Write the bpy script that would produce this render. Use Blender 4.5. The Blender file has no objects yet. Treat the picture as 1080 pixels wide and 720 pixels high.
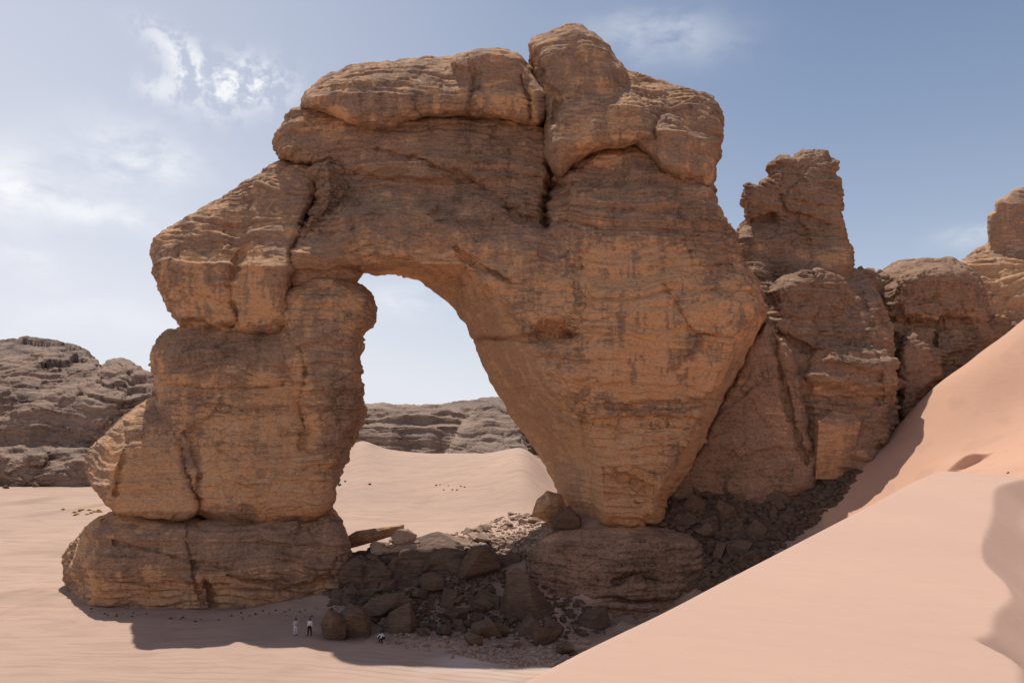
import bpy, math, random
import numpy as np
from mathutils import Vector, Matrix, Euler

random.seed(7); RNG = np.random.default_rng(11)
scene = bpy.context.scene
COL = scene.collection
# ------------------------------------------------------------------ camera
F = 840.0; PITCH = math.atan(95.0/840.0); CZ = 22.0
cp, sp = math.cos(PITCH), math.sin(PITCH)
cam_d = bpy.data.cameras.new('camera'); cam = bpy.data.objects.new('camera', cam_d)
COL.objects.link(cam); scene.camera = cam
cam.location = (0, 0, CZ); cam.rotation_euler = (math.pi/2+PITCH, 0, 0)
cam_d.sensor_width = 36; cam_d.lens = 36*F/1080; cam_d.clip_end = 20000; cam_d.clip_start = .1

def P(u, v, Y):
    """surveyed point: direction (u,v) measured from the viewpoint at distance Y"""
    u = np.asarray(u, float); v = np.asarray(v, float)
    a = (360-v)/F
    dy = cp-a*sp; dz = sp+a*cp; dx = (u-540)/F
    return np.stack(np.broadcast_arrays(dx/dy*Y, Y+0*dx, CZ+dz/dy*Y), -1)

# ------------------------------------------------------------------ numpy noise
def _hash(ix, iy, iz, s=0):
    h = (ix*374761393 + iy*668265263 + iz*2147483647 + s*1274126177) & 0xffffffff
    h = ((h ^ (h >> 13))*1274126177) & 0xffffffff
    h = ((h ^ (h >> 16))*2246822519) & 0xffffffff
    return ((h ^ (h >> 15)) & 0xffffff)/float(0xffffff)
def noise3(p, s=0):
    f = np.floor(p); i = f.astype(np.int64); t = p-f; t = t*t*t*(t*(t*6-15)+10)
    r = 0
    for a in (0, 1):
        wa = t[:, 0] if a else 1-t[:, 0]
        for b in (0, 1):
            wb = t[:, 1] if b else 1-t[:, 1]
            for c in (0, 1):
                wc = t[:, 2] if c else 1-t[:, 2]
                r = r + wa*wb*wc*_hash(i[:, 0]+a, i[:, 1]+b, i[:, 2]+c, s)
    return r*2-1
def fbm(p, octv=4, s=0, g=.5):
    r = 0; a = 1; n = 0
    for k in range(octv):
        r = r+a*noise3(p*2**k+k*17.3, s+k); n += a; a *= g
    return r/n*1.6
def n1(x, s=0):
    z = np.zeros_like(x); return noise3(np.stack([x, z+.37, z+.71], 1), s)
def worley(p, s=0):
    """distance to nearest cell border (F2-F1) and id of cell"""
    i = np.floor(p).astype(np.int64)
    d1 = np.full(len(p), 9.); d2 = np.full(len(p), 9.); cid = np.zeros(len(p))
    for a in (-1, 0, 1):
        for b in (-1, 0, 1):
            for c in (-1, 0, 1):
                x, y, z = i[:, 0]+a, i[:, 1]+b, i[:, 2]+c
                q = np.stack([x+_hash(x, y, z, s+1), y+_hash(x, y, z, s+2), z+_hash(x, y, z, s+3)], 1)
                d = np.linalg.norm(q-p, axis=1)
                m = d < d1
                d2 = np.where(m, d1, np.minimum(d2, d)); cid = np.where(m, _hash(x, y, z, s+4), cid); d1 = np.where(m, d, d1)
    return d2-d1, cid
def sstep(a, b, x):
    t = np.clip((x-a)/(b-a), 0, 1); return t*t*(3-2*t)
def smax(a, b, k):
    h = np.clip(.5+.5*(a-b)/k, 0, 1); return b+(a-b)*h+k*h*(1-h)

# ------------------------------------------------------------------ 2D outlines
def poly_sd(U, V, poly):
    """signed distance, positive inside"""
    p = np.asarray(poly, float); best = np.full(U.shape, 1e9); ins = np.zeros(U.shape, bool)
    n = len(p)
    for k in range(n):
        x1, y1 = p[k]; x2, y2 = p[(k+1) % n]
        dx, dy = x2-x1, y2-y1; L = dx*dx+dy*dy+1e-9
        t = np.clip(((U-x1)*dx+(V-y1)*dy)/L, 0, 1)
        best = np.minimum(best, (U-x1-t*dx)**2+(V-y1-t*dy)**2)
        if y1 != y2:
            c = ((y1 > V) != (y2 > V)) & (U < (x2-x1)*(V-y1)/(y2-y1)+x1); ins ^= c
    d = np.sqrt(best); return np.where(ins, d, -d)
def line_d(U, V, pts):
    best = np.full(U.shape, 1e9)
    for (x1, y1), (x2, y2) in zip(pts[:-1], pts[1:]):
        dx, dy = x2-x1, y2-y1; L = dx*dx+dy*dy+1e-9
        t = np.clip(((U-x1)*dx+(V-y1)*dy)/L, 0, 1)
        best = np.minimum(best, (U-x1-t*dx)**2+(V-y1-t*dy)**2)
    return np.sqrt(best)
def smooth_poly(poly, n=1):
    p = np.asarray(poly, float)
    for _ in range(n):
        q = np.roll(p, -1, 0); p = np.stack([.75*p+.25*q, .25*p+.75*q], 1).reshape(-1, 2)
    return p

# ------------------------------------------------------------------ surface nets
def surface_nets(G):
    nx, ny, nz = G.shape; S = G > 0
    act = np.zeros((nx-1, ny-1, nz-1), np.uint8)
    for a in (0, 1):
        for b in (0, 1):
            for c in (0, 1):
                act += S[a:nx-1+a, b:ny-1+b, c:nz-1+c]
    idx = np.argwhere((act > 0) & (act < 8)); n = len(idx)
    imap = np.full(act.shape, -1, np.int32); imap[idx[:, 0], idx[:, 1], idx[:, 2]] = np.arange(n)
    acc = np.zeros((n, 3)); cnt = np.zeros(n)
    cor = [(a, b, c) for a in (0, 1) for b in (0, 1) for c in (0, 1)]
    vals = {q: G[idx[:, 0]+q[0], idx[:, 1]+q[1], idx[:, 2]+q[2]] for q in cor}
    for q in cor:
        for ax in range(3):
            if q[ax] == 0:
                r = list(q); r[ax] = 1; r = tuple(r)
                f0, f1 = vals[q], vals[r]; m = (f0 > 0) != (f1 > 0)
                t = np.where(m, f0/np.where(m, f0-f1, 1), 0)
                pt = np.zeros((n, 3)); pt += np.array(q); pt[:, ax] = t
                acc += pt*m[:, None]; cnt += m
    verts = idx+acc/np.maximum(cnt, 1)[:, None]
    faces = []
    for ax in range(3):
        sl0 = [slice(None)]*3; sl1 = [slice(None)]*3; sl0[ax] = slice(0, -1); sl1[ax] = slice(1, None)
        A = S[tuple(sl0)]; B = S[tuple(sl1)]
        e = np.argwhere(A != B); b, c = (ax+1) % 3, (ax+2) % 3
        ok = (e[:, b] > 0) & (e[:, c] > 0) & (e[:, b] < G.shape[b]-1) & (e[:, c] < G.shape[c]-1); e = e[ok]
        sgn = A[e[:, 0], e[:, 1], e[:, 2]]
        def cell(db, dc):
            q = e.copy(); q[:, b] -= db; q[:, c] -= dc; return imap[q[:, 0], q[:, 1], q[:, 2]]
        f = np.stack([cell(1, 1), cell(0, 1), cell(0, 0), cell(1, 0)], 1)
        f[~sgn] = f[~sgn][:, ::-1]; faces.append(f)
    f = np.concatenate(faces); f = f[(f >= 0).all(1)]
    return verts, f

def vnormals(v, f):
    a = np.cross(v[f[:, 2]]-v[f[:, 0]], v[f[:, 3]]-v[f[:, 1]])
    n = np.zeros_like(v)
    for k in range(4): 
        for j in range(3): n[:, j] += np.bincount(f[:, k], a[:, j], len(v))
    return n/(np.linalg.norm(n, axis=1)[:, None]+1e-9)

def make_mesh(name, v, f, mat, parent=None, smooth=True, attrs=None, origin=None):
    me = bpy.data.meshes.new(name)
    origin = np.zeros(3) if origin is None else np.asarray(origin, float)
    v = v-origin
    me.vertices.add(len(v)); me.vertices.foreach_set('co', v.astype(np.float32).ravel())
    k = f.shape[1]
    me.loops.add(f.size); me.loops.foreach_set('vertex_index', f.astype(np.int32).ravel())
    me.polygons.add(len(f)); me.polygons.foreach_set('loop_start', np.arange(0, f.size, k, dtype=np.int32))
    me.polygons.foreach_set('use_smooth', np.full(len(f), smooth))
    me.update(calc_edges=True); me.validate()
    if attrs:
        for nm, a in attrs.items():
            at = me.attributes.new(nm, 'FLOAT', 'POINT'); at.data.foreach_set('value', a.astype(np.float32))
    if mat: me.materials.append(mat)
    o = bpy.data.objects.new(name, me); COL.objects.link(o)
    if parent is not None:
        o.parent = parent; o.location = Vector(origin)-parent.location
    else: o.location = origin
    return o
def tag(o, label=None, cat=None, group=None, kind=None):
    if label: o['label'] = label
    if cat: o['category'] = cat
    if group: o['group'] = group
    if kind: o['kind'] = kind
    return o
def empty(name, loc):
    o = bpy.data.objects.new(name, None); COL.objects.link(o); o.location = loc; o.empty_display_size = .5; return o

# ------------------------------------------------------------------ materials
class NT:
    def __init__(s, mat): s.t = mat.node_tree; s.n = s.t.nodes; s.l = s.t.links
    def new(s, ty, **kw):
        n = s.n.new(ty)
        for k, v in kw.items():
            if k in n.inputs: n.inputs[k].default_value = v
            else: setattr(n, k, v)
        return n
    def set(s, sock, v):
        if hasattr(v, 'is_output') or isinstance(v, bpy.types.NodeSocket): s.l.new(v, sock)
        else: sock.default_value = v
    def math(s, op, a, b=0, clamp=False):
        n = s.n.new('ShaderNodeMath'); n.operation = op; n.use_clamp = clamp
        s.set(n.inputs[0], a); s.set(n.inputs[1], b); return n.outputs[0]
    def mix(s, f, a, b, mode='MIX'):
        n = s.n.new('ShaderNodeMix'); n.data_type = 'RGBA'; n.blend_type = mode
        s.set(n.inputs[0], f)
        for sock, v in ((n.inputs[6], a), (n.inputs[7], b)):
            if isinstance(v, tuple): v = (*v, 1) if len(v) == 3 else v
            s.set(sock, v)
        return n.outputs[2]
    def ramp(s, x, lo, hi, a=0., b=1.):
        n = s.n.new('ShaderNodeMapRange'); n.interpolation_type = 'SMOOTHSTEP'
        s.set(n.inputs[0], x)
        n.inputs[1].default_value = lo; n.inputs[2].default_value = hi; n.inputs[3].default_value = a; n.inputs[4].default_value = b
        return n.outputs[0]
    def noise(s, vec, scale, detail=4, rough=.55, dist=0.):
        n = s.n.new('ShaderNodeTexNoise'); s.l.new(vec, n.inputs['Vector'])
        n.inputs['Scale'].default_value = scale; n.inputs['Detail'].default_value = detail
        n.inputs['Roughness'].default_value = rough; n.inputs['Distortion'].default_value = dist
        return n.outputs['Fac']
    def stretch(s, vec, sc, rot=(0, 0, 0)):
        n = s.n.new('ShaderNodeMapping'); s.l.new(vec, n.inputs[0]); n.inputs['Scale'].default_value = sc; n.inputs['Rotation'].default_value = rot
        return n.outputs[0]
    def attr(s, name):
        n = s.n.new('ShaderNodeAttribute'); n.attribute_name = name; return n.outputs['Fac']

def base_mat(name, rough=.95):
    m = bpy.data.materials.new(name); m.use_nodes = True; t = NT(m)
    b = t.n['Principled BSDF']; b.inputs['Roughness'].default_value = rough
    b.inputs['Specular IOR Level'].default_value = .12
    return m, t, b

def rock_mat(name, dark, mid, warm, pale, bump=1.5, unit=1., use_attr=True, streak=.6):
    m, t, b = base_mat(name)
    g = t.n.new('ShaderNodeTexCoord').outputs['Object']
    big = t.noise(g, .09/unit, 5, .6)
    patch = t.noise(t.stretch(g, (1, 1, 1.9)), .33/unit, 7, .68, .6)
    vst = t.noise(t.stretch(g, (1, 1, .08)), .9/unit, 6, .65)
    hst = t.noise(t.stretch(g, (.13, .13, 1.)), 2.1/unit, 8, .68, .5)
    hfi = t.noise(t.stretch(g, (.3, .3, 1.)), 6/unit, 8, .75, .4)
    grain = t.noise(g, 3.2/unit, 10, .78)
    # varnish amount
    v = t.math('MULTIPLY', t.math('SUBTRACT', patch, .5), 1.7)
    v = t.math('ADD', v, t.math('MULTIPLY', t.math('SUBTRACT', big, .5), 1.0))
    v = t.math('ADD', v, t.math('MULTIPLY', t.math('SUBTRACT', vst, .5), 2.8*streak))
    v = t.math('ADD', v, t.math('MULTIPLY', t.math('SUBTRACT', hst, .5), 2.2))
    if use_attr: v = t.math('ADD', v, t.attr('varnish_shading'))
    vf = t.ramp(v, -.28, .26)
    c = t.mix(t.ramp(patch, .3, .7), warm, pale)
    c = t.mix(t.ramp(hst, .35, .62), c, warm)
    c = t.mix(vf, c, mid)
    c = t.mix(t.ramp(v, .45, 1.5), c, dark)
    # thin dark bedding seams, dark pits, ridge highlights painted pale
    c = t.mix(t.ramp(hfi, .57, .68, 0, .7), c, dark)
    pit = t.noise(t.stretch(g, (.8, .8, 1.5)), 2.6/unit, 9, .82, .3)
    c = t.mix(t.ramp(pit, .455, .36, 0, .75), c, dark)
    c = t.mix(t.ramp(pit, .56, .68, 0, .45), c, pale)
    if use_attr:
        c = t.mix(t.math('MULTIPLY', t.attr('clean'), t.ramp(grain, .2, .8, .55, .95)), c, t.mix(t.ramp(vst, .3, .7), pale, warm))
    c = t.mix(t.ramp(grain, .3, .7, .0, .38), c, pale)
    c = t.mix(t.ramp(grain, .52, .30, .0, .5), c, dark)
    t.l.new(c, b.inputs['Base Color'])
    h = t.math('ADD', t.math('MULTIPLY', hst, .40), t.math('MULTIPLY', hfi, .22))
    h = t.math('ADD', h, t.math('MULTIPLY', grain, .10)); h = t.math('ADD', h, t.math('MULTIPLY', pit, .25))
    vo = t.n.new('ShaderNodeTexVoronoi'); vo.feature = 'DISTANCE_TO_EDGE'
    wv = t.n.new('ShaderNodeVectorMath'); wv.operation = 'ADD'
    nn = t.n.new('ShaderNodeTexNoise'); t.l.new(g, nn.inputs['Vector']); nn.inputs['Scale'].default_value = .8/unit; nn.inputs['Detail'].default_value = 5
    sc = t.n.new('ShaderNodeVectorMath'); sc.operation = 'SCALE'; t.l.new(nn.outputs['Color'], sc.inputs[0]); sc.inputs['Scale'].default_value = 1.6*unit
    t.l.new(t.stretch(g, (1, 1, 1.6)), wv.inputs[0]); t.l.new(sc.outputs[0], wv.inputs[1])
    t.l.new(wv.outputs[0], vo.inputs['Vector']); vo.inputs['Scale'].default_value = .42/unit
    cr = t.ramp(vo.outputs['Distance'], 0., .035, -.25, 0.)
    h = t.math('ADD', h, t.math('MULTIPLY', cr, t.ramp(big, .45, .6)))
    bp = t.n.new('ShaderNodeBump'); bp.inputs['Strength'].default_value = .85; bp.inputs['Distance'].default_value = .8*bump*unit
    t.l.new(h, bp.inputs['Height']); t.l.new(bp.outputs[0], b.inputs['Normal'])
    return m

M_rock = rock_mat('sandstone', (.092, .056, .040), (.325, .192, .128), (.66, .345, .162), (.62, .41, .265), 1.1)
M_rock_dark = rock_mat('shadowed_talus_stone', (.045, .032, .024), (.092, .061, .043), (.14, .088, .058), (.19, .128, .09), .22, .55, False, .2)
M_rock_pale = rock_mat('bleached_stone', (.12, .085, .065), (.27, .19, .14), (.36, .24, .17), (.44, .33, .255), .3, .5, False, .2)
M_rock_far = rock_mat('far_sandstone', (.085, .064, .055), (.225, .158, .125), (.35, .22, .15), (.37, .275, .22), .8, 3.2, True, .5)
M_rock_vfar = rock_mat('distant_sandstone', (.115, .085, .072), (.25, .175, .135), (.36, .24, .175), (.38, .29, .23), .8, 6., True, .5)

def sand_mat(name, c1, c2, c3, sc=1., ripple=.5, pebbles=False):
    m, t, b = base_mat(name, .97)
    b.inputs['Specular IOR Level'].default_value = .05
    g = t.n.new('ShaderNodeTexCoord').outputs['Object']
    a = t.noise(g, .02/sc, 6, .6); s = t.noise(t.stretch(g, (.25, 1, 1), (0, 0, .25)), .35/sc, 8, .65, 1.2)
    gr = t.noise(g, 14/sc, 8, .8); f = t.noise(g, 60/sc, 3, .7)
    c = t.mix(t.ramp(a, .35, .65), c1, c2)
    c = t.mix(t.ramp(s, .42, .72, 0, .8 if pebbles else .5), c, c3)
    c = t.mix(t.ramp(gr, .3, .75, 0, .22), c, c3)
    c = t.mix(t.attr('pale'), c, (.62, .53, .47))
    c = t.mix(t.attr('gritty'), c, t.mix(t.ramp(gr, .3, .6), (.13, .09, .068), (.33, .225, .165)))
    if pebbles:
        # vehicle ruts: long faint curved lines
        w = t.n.new('ShaderNodeTexWave'); w.wave_type = 'RINGS'; w.rings_direction = 'Z'
        mp = t.n.new('ShaderNodeMapping'); t.l.new(g, mp.inputs[0]); mp.inputs['Location'].default_value = (40, -42, 0); mp.inputs['Scale'].default_value = (1, 1.5, 0)
        t.l.new(mp.outputs[0], w.inputs['Vector']); w.inputs['Scale'].default_value = .16; w.inputs['Distortion'].default_value = 5; w.inputs['Detail'].default_value = 3; w.inputs['Detail Scale'].default_value = .5
        rk = t.math('MULTIPLY', t.ramp(w.outputs['Fac'], .72, 1.), t.ramp(t.noise(g, .05, 3), .45, .6))
        c = t.mix(t.math('MULTIPLY', rk, .6), c, (.36, .255, .19))
    t.l.new(c, b.inputs['Base Color'])
    wv = t.n.new('ShaderNodeTexWave'); wv.wave_type = 'BANDS'; wv.bands_direction = 'Y'
    t.l.new(t.stretch(g, (.35, 1, 0), (0, 0, .5)), wv.inputs['Vector']); wv.inputs['Scale'].default_value = 2.2/sc; wv.inputs['Distortion'].default_value = 7; wv.inputs['Detail'].default_value = 3; wv.inputs['Detail Scale'].default_value = .6
    h = t.math('ADD', t.math('MULTIPLY', gr, .35), t.math('MULTIPLY', s, .9))
    h = t.math('ADD', h, t.math('MULTIPLY', wv.outputs['Fac'], .25*ripple))
    h = t.math('ADD', h, t.math('MULTIPLY', f, .08))
    bp = t.n.new('ShaderNodeBump'); bp.inputs['Strength'].default_value = .5; bp.inputs['Distance'].default_value = .22*sc**.7
    t.l.new(h, bp.inputs['Height']); t.l.new(bp.outputs[0], b.inputs['Normal'])
    return m
M_ground = sand_mat('desert_sand', (.465, .322, .246), (.52, .352, .262), (.365, .25, .188), 1., .1, True)
M_dune2 = sand_mat('orange_dune_sand', (.60, .355, .245), (.63, .372, .255), (.575, .335, .23), .3, .35)
M_dune = sand_mat('dune_sand', (.565, .368, .276), (.59, .384, .286), (.54, .348, .26), .12, .35)

# ------------------------------------------------------------------ relief rocks
def profile(vs, table):
    t = np.asarray(table, float); return np.interp(vs, t[:, 0], t[:, 1])

def beds(p, n, wz, T_, A, s):
    steep = 1-.55*np.abs(n[:, 2])
    q = wz/T_+.6*n1(wz/T_*.31+7, s)
    fl = np.floor(q); fr = q-fl; zi = np.zeros(len(q), np.int64)
    la = _hash(fl.astype(np.int64), zi, zi, s)
    msk = .25+.75*sstep(-.3, .4, fbm(p/(T_*3.2)*np.array([1, 1, 2.2]), 3, s+3))
    prof = np.minimum(1-(1-fr)**6, 1-fr**2.2)*1.25      # sharp undercut below, worn shoulder above
    return A*msk*steep*((.25+.75*la)*prof-.45)
def warp_z(p, k, seed, dip):
    return p[:, 2]+p[:, 0]*dip[0]+p[:, 1]*dip[1]+fbm(p/(14*k), 2, seed)*1.9*k+fbm(p/(4*k), 2, seed+5)*.35*k
def strata1(p, n, am, seed, T, dip):
    k = T[0]/3.0; wz = warp_z(p, k, seed, dip)
    d = am[0]*(fbm(p/(9.*k)*np.array([1, 1, 1.5]), 4, seed+9))+beds(p, n, wz, T[0], am[1], seed+20)
    if am[4]:
        wp = p+np.stack([fbm(p/3/k, 2, seed+50+i) for i in range(3)], 1)*.7*k
        m = .25+.75*sstep(-.2, .3, fbm(p/(8*k), 2, seed+66))
        b, cid = worley(wp/(np.array([5.2, 5.2, 3.4])*k), seed+60)
        d = d+m*am[4]*((cid-.5)*1.7-.5*(1-sstep(0, .07, b)))
        b, cid = worley(wp/(np.array([2.1, 2.1, 1.1])*k), seed+70)
        d = d+m*am[4]*(.75*(cid-.5)-.16*(1-sstep(0, .08, b)))
    return d
def strata2(p, n, am, seed, T, dip):
    k = T[0]/3.0; wz = warp_z(p, k, seed, dip)
    d = beds(p, n, wz, T[1], am[2]*1.25, seed+30)+beds(p, n, wz+.3*n1(p[:, 0]/k, 4), T[2], am[3]*1.4, seed+40)
    r = np.abs(fbm(p/(1.3*k)*np.array([1, 1, 1.6]), 3, seed+80))
    return d+.05*k*fbm(p/(.9*k), 3, seed+81)-.06*k*r
def subdivide(v, f):
    """split every quad in four"""
    e = np.concatenate([np.stack([f[:, i], f[:, (i+1) % 4]], 1) for i in range(4)]); e.sort(1)
    key = e[:, 0].astype(np.int64)*len(v)+e[:, 1]
    uq, inv = np.unique(key, return_inverse=True)
    a, b = uq//len(v), uq % len(v); mid = (v[a]+v[b])/2; cen = v[f].mean(1); n0 = len(v); m = len(f)
    ev = inv.reshape(4, m)+n0; cv = np.arange(m)+n0+len(uq)
    q = np.concatenate([np.stack([f[:, i], ev[i], cv, ev[(i-1) % 4]], 1) for i in range(4)])
    return np.concatenate([v, mid, cen]), q

def relief(name, blocks, mat, res=2., dres=.5, am=(.6, .5, .22, .08, .35), T=(3., .95, .34), seed=0, cracks=(), jitter=2.5,
           paint=None, amp=None, parent=None, origin=None, dip=(.03, 0), k_un=.35, sub=True):
    """a solid rock: union of rounded slabs; each block = outline, front distance, thickness, edge rounding"""
    allp = np.concatenate([np.asarray(b['poly'], float) for b in blocks])
    u0, v0 = allp.min(0)-6*res; u1, v1 = allp.max(0)+6*res
    U, V = np.meshgrid(np.arange(u0, u1, res), np.arange(v0, v1, res), indexing='ij')
    q = np.stack([U.ravel()/28., V.ravel()/28., np.full(U.size, seed*3.1)], 1)
    JU = U+(jitter*(fbm(q, 4, seed+100)+.25*fbm(q*4.1, 3, seed+102))).reshape(U.shape); JV = V+(jitter*(fbm(q, 4, seed+101)+.3*fbm(q*4.1, 3, seed+103))).reshape(U.shape)
    maps = []
    y0, y1 = 1e9, -1e9
    for b in blocks:
        sd = poly_sd(JU, JV, smooth_poly(b['poly'], b.get('sm', 1)))
        fr = b['front']; fr = fr(U, V) if callable(fr) else np.full(U.shape, float(fr))
        T_ = b['thick']; R = b.get('R', 4.); Ry = b.get('Ry', R)
        back = b.get('back'); back = fr+T_ if back is None else np.full(U.shape, float(back))
        maps.append((sd*fr/F, fr, back, R, Ry)); ins = sd > 0
        y0 = min(y0, fr[ins].min()); y1 = max(y1, back[ins].max())
    for pts, w, dep in cracks:
        d = line_d(JU, JV, pts); g = dep*np.exp(-(d/w)**2)
        maps = [(sd, fr+g, bk, R, Ry) for sd, fr, bk, R, Ry in maps]
    ys = np.arange(y0-3*dres, y1+3*dres, dres)
    G = np.full((len(U), U.shape[1], len(ys)), -9., np.float32)
    for j, Y in enumerate(ys):
        acc = None
        for sd, fr, bk, R, Ry in maps:
            wx = R-sd; s = R/Ry; mid = (fr+bk)/2; half = (bk-fr)/2
            wy = (np.abs(Y-mid)-half)*s+R
            o = R-(np.minimum(np.maximum(wx, wy), 0)+np.hypot(np.maximum(wx, 0), np.maximum(wy, 0)))
            acc = o if acc is None else smax(acc, o, k_un)
        G[:, :, j] = acc
    G[0] = G[-1] = -5; G[:, 0] = G[:, -1] = -5; G[:, :, 0] = G[:, :, -1] = -5
    v, f = surface_nets(G)
    pu = u0+v[:, 0]*res; pv = v0+v[:, 1]*res; py = ys[0]+v[:, 2]*dres
    w = P(pu, pv, py)
    n = vnormals(w, f); sc = amp(pu, pv, w) if amp else 1.
    w = w+n*(sc*strata1(w, n, am, seed, T, dip))[:, None]
    if sub:
        a6, f = subdivide(np.concatenate([w, np.stack([pu, pv], 1)], 1), f); w = a6[:, :3]; pu = a6[:, 3]; pv = a6[:, 4]
    n = vnormals(w, f); sc = amp(pu, pv, w) if amp else 1.
    w = w+n*(sc*strata2(w, n, am, seed, T, dip))[:, None]
    n = vnormals(w, f)
    if paint: va, cl = paint(pu, pv, w, n)
    else: va = np.zeros(len(w)); cl = np.zeros(len(w))
    # upward ledges paler: sky light painted in by lowering the varnish
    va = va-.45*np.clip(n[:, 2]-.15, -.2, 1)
    return make_mesh(name, w, f, mat, parent, True, {'varnish_shading': va, 'clean': cl}, origin)

# ------------------------------------------------------------------ terrain height
TP = []  # control points x,y,z
def tp(u, v, Y): TP.append(P(u, v, Y))
for a in [(395, 590, 106), (440, 582, 108), (470, 572, 110), (520, 566, 110), (560, 556, 112), (600, 545, 112), (640, 560, 104),
          (762, 602, 98), (800, 560, 104), (820, 505, 113), (700, 525, 112), (750, 505, 115), (870, 560, 103),
          (905, 520, 105.5), (935, 478, 109), (952, 452, 112), (990, 404, 113), (1035, 368, 117), (1080, 333, 120), (860, 498, 115),
          (520, 590, 104), (1000, 440, 106), (1080, 420, 104), (1080, 480, 82), (1000, 500, 84), (960, 520, 92), (560, 666, 88.5), (640, 661, 90.5), (700, 655, 91.5), (740, 652, 91.5), (1000, 432, 126), (1045, 402, 131), (1095, 372, 136), (1140, 340, 142), (735, 642, 97.3), (690, 650, 96.8), (650, 652, 96.5), (610, 656, 95)]: tp(*a)
for x, y in [(-120, 60), (-60, 60), (-30, 70), (-60, 100), (-100, 110), (-25, 84), (-10, 84), (0, 86), (8, 86), (0, 70), (-20, 60), (-60, 140), (-30, 140),
             (0, 150), (40, 160), (20, 70), (-20, 125), (5, 130), (22, 132), (45, 135), (-90, 180), (0, 190), (60, 190), (-15, 97), (-5, 94), (5, 93), (15, 89)]:
    TP.append(np.array([x, y, 0.]))
for x, y, z in [(-19, 100, 1.), (-10, 98, 2.2), (0, 99, 3.), (8, 97, 2.0), (130, 150, 52), (130, 110, 56), (130, 60, 40), (60, 60, 26), (100, 200, 30)]: TP.append(np.array([x, y, z]))
TP = np.array(TP)
def _phi(r): return np.where(r > 0, r*r*np.log(r+1e-9), 0)
_A = _phi(np.linalg.norm(TP[:, None, :2]-TP[None, :, :2], axis=2)/50); _n = len(TP)
_A += np.eye(_n)*.0004
_B = np.concatenate([np.ones((_n, 1)), TP[:, :2]/50], 1)
_M = np.block([[_A, _B], [_B.T, np.zeros((3, 3))]])
_W = np.linalg.solve(_M, np.concatenate([TP[:, 2], np.zeros(3)]))
def height(x, y, detail=True):
    x = np.atleast_1d(np.asarray(x, float)); y = np.atleast_1d(np.asarray(y, float))
    z = np.zeros(len(x))
    for s in range(0, len(x), 40000):
        xx, yy = x[s:s+40000], y[s:s+40000]
        r = np.hypot(xx[:, None]-TP[None, :, 0], yy[:, None]-TP[None, :, 1])/50
        z[s:s+40000] = _phi(r)@_W[:_n]+_W[_n]+xx/50*_W[_n+1]+yy/50*_W[_n+2]
    z = np.clip(z, 0, 62)
    # soft zero elsewhere
    m = sstep(-45, -28, x)*sstep(210, 165, y)*sstep(40, 62, y)
    mr = sstep(20, 60, x)*sstep(420, 260, y)
    z = np.maximum(z, 0)*np.maximum(m, mr*np.where(x > 30, 1, 0)*sstep(30, 45, x))
    z = np.where(z < 1.2, z*z/2.4, z-.6)
    # far dune field seen through the arch
    yr = y; c1 = 13.+5.2*np.exp(-np.abs((x/y+.186)/.032)**1.4)+2.6*np.exp(-((x/y-.012)/.03)**2)-11*sstep(.005, .075, x/y)+4*sstep(-.2, -.28, x/y)
    far = c1*(.35*sstep(165, 235, yr+14*np.sin(x/22))+.65*sstep(215, 300, yr+26*np.sin(x/31+1)))*sstep(-.40, -.2, x/y)*sstep(560, 320, yr)
    z = np.maximum(z, far)
    if detail:
        p = np.stack([x, y, 0*x], 1)
        z = z+.35*fbm(p/22, 4, 3)*sstep(40, 70, y)+.06*fbm(p/2.5, 3, 8)
        # rough talus
        tm = talus_mask(x, y)
        z = z+tm*(.7*fbm(p/3.2, 4, 12)+.25*np.abs(fbm(p/.9, 3, 15)))
    return z
def talus_mask(x, y):
    u = 540+F*x/y*1.0
    a = sstep(-26, -16, x)*sstep(36, 26, x-(y-95)*.45)*sstep(84, 90, y)*sstep(124, 114, y)
    return a
HX = np.arange(-75, 112, .4); HY = np.arange(54, 252, .4)
_gx, _gy = np.meshgrid(HX, HY, indexing='ij'); HG = height(_gx.ravel(), _gy.ravel()).reshape(_gx.shape)
def hmap(x, y):
    i = np.clip((x-HX[0])/.4, 0, len(HX)-1.001); j = np.clip((y-HY[0])/.4, 0, len(HY)-1.001)
    a = i.astype(int); b = j.astype(int); fx = i-a; fy = j-b
    return HG[a, b]*(1-fx)*(1-fy)+HG[a+1, b]*fx*(1-fy)+HG[a, b+1]*(1-fx)*fy+HG[a+1, b+1]*fx*fy
def hit(u, v, ymin=55, ymax=1500):
    ys = np.arange(ymin, 250, .25); q = P(np.full(len(ys), float(u)), np.full(len(ys), float(v)), ys)
    b = np.nonzero(q[:, 2] <= hmap(q[:, 0], q[:, 1]))[0]
    if len(b) and abs(q[b[0], 0]) < 74:
        k = b[0]; return np.array([q[k, 0], q[k, 1], hmap(q[k:k+1, 0], q[k:k+1, 1])[0]])
    ys = np.arange(150, max(ymax, 600), 3.); q = P(np.full(len(ys), float(u)), np.full(len(ys), float(v)), ys)
    h = height(q[:, 0], q[:, 1], False); b = np.nonzero(q[:, 2] <= h)[0]
    k = b[0] if len(b) else len(ys)-1
    return np.array([q[k, 0], q[k, 1], height(q[k, 0], q[k, 1])[0]])

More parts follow.
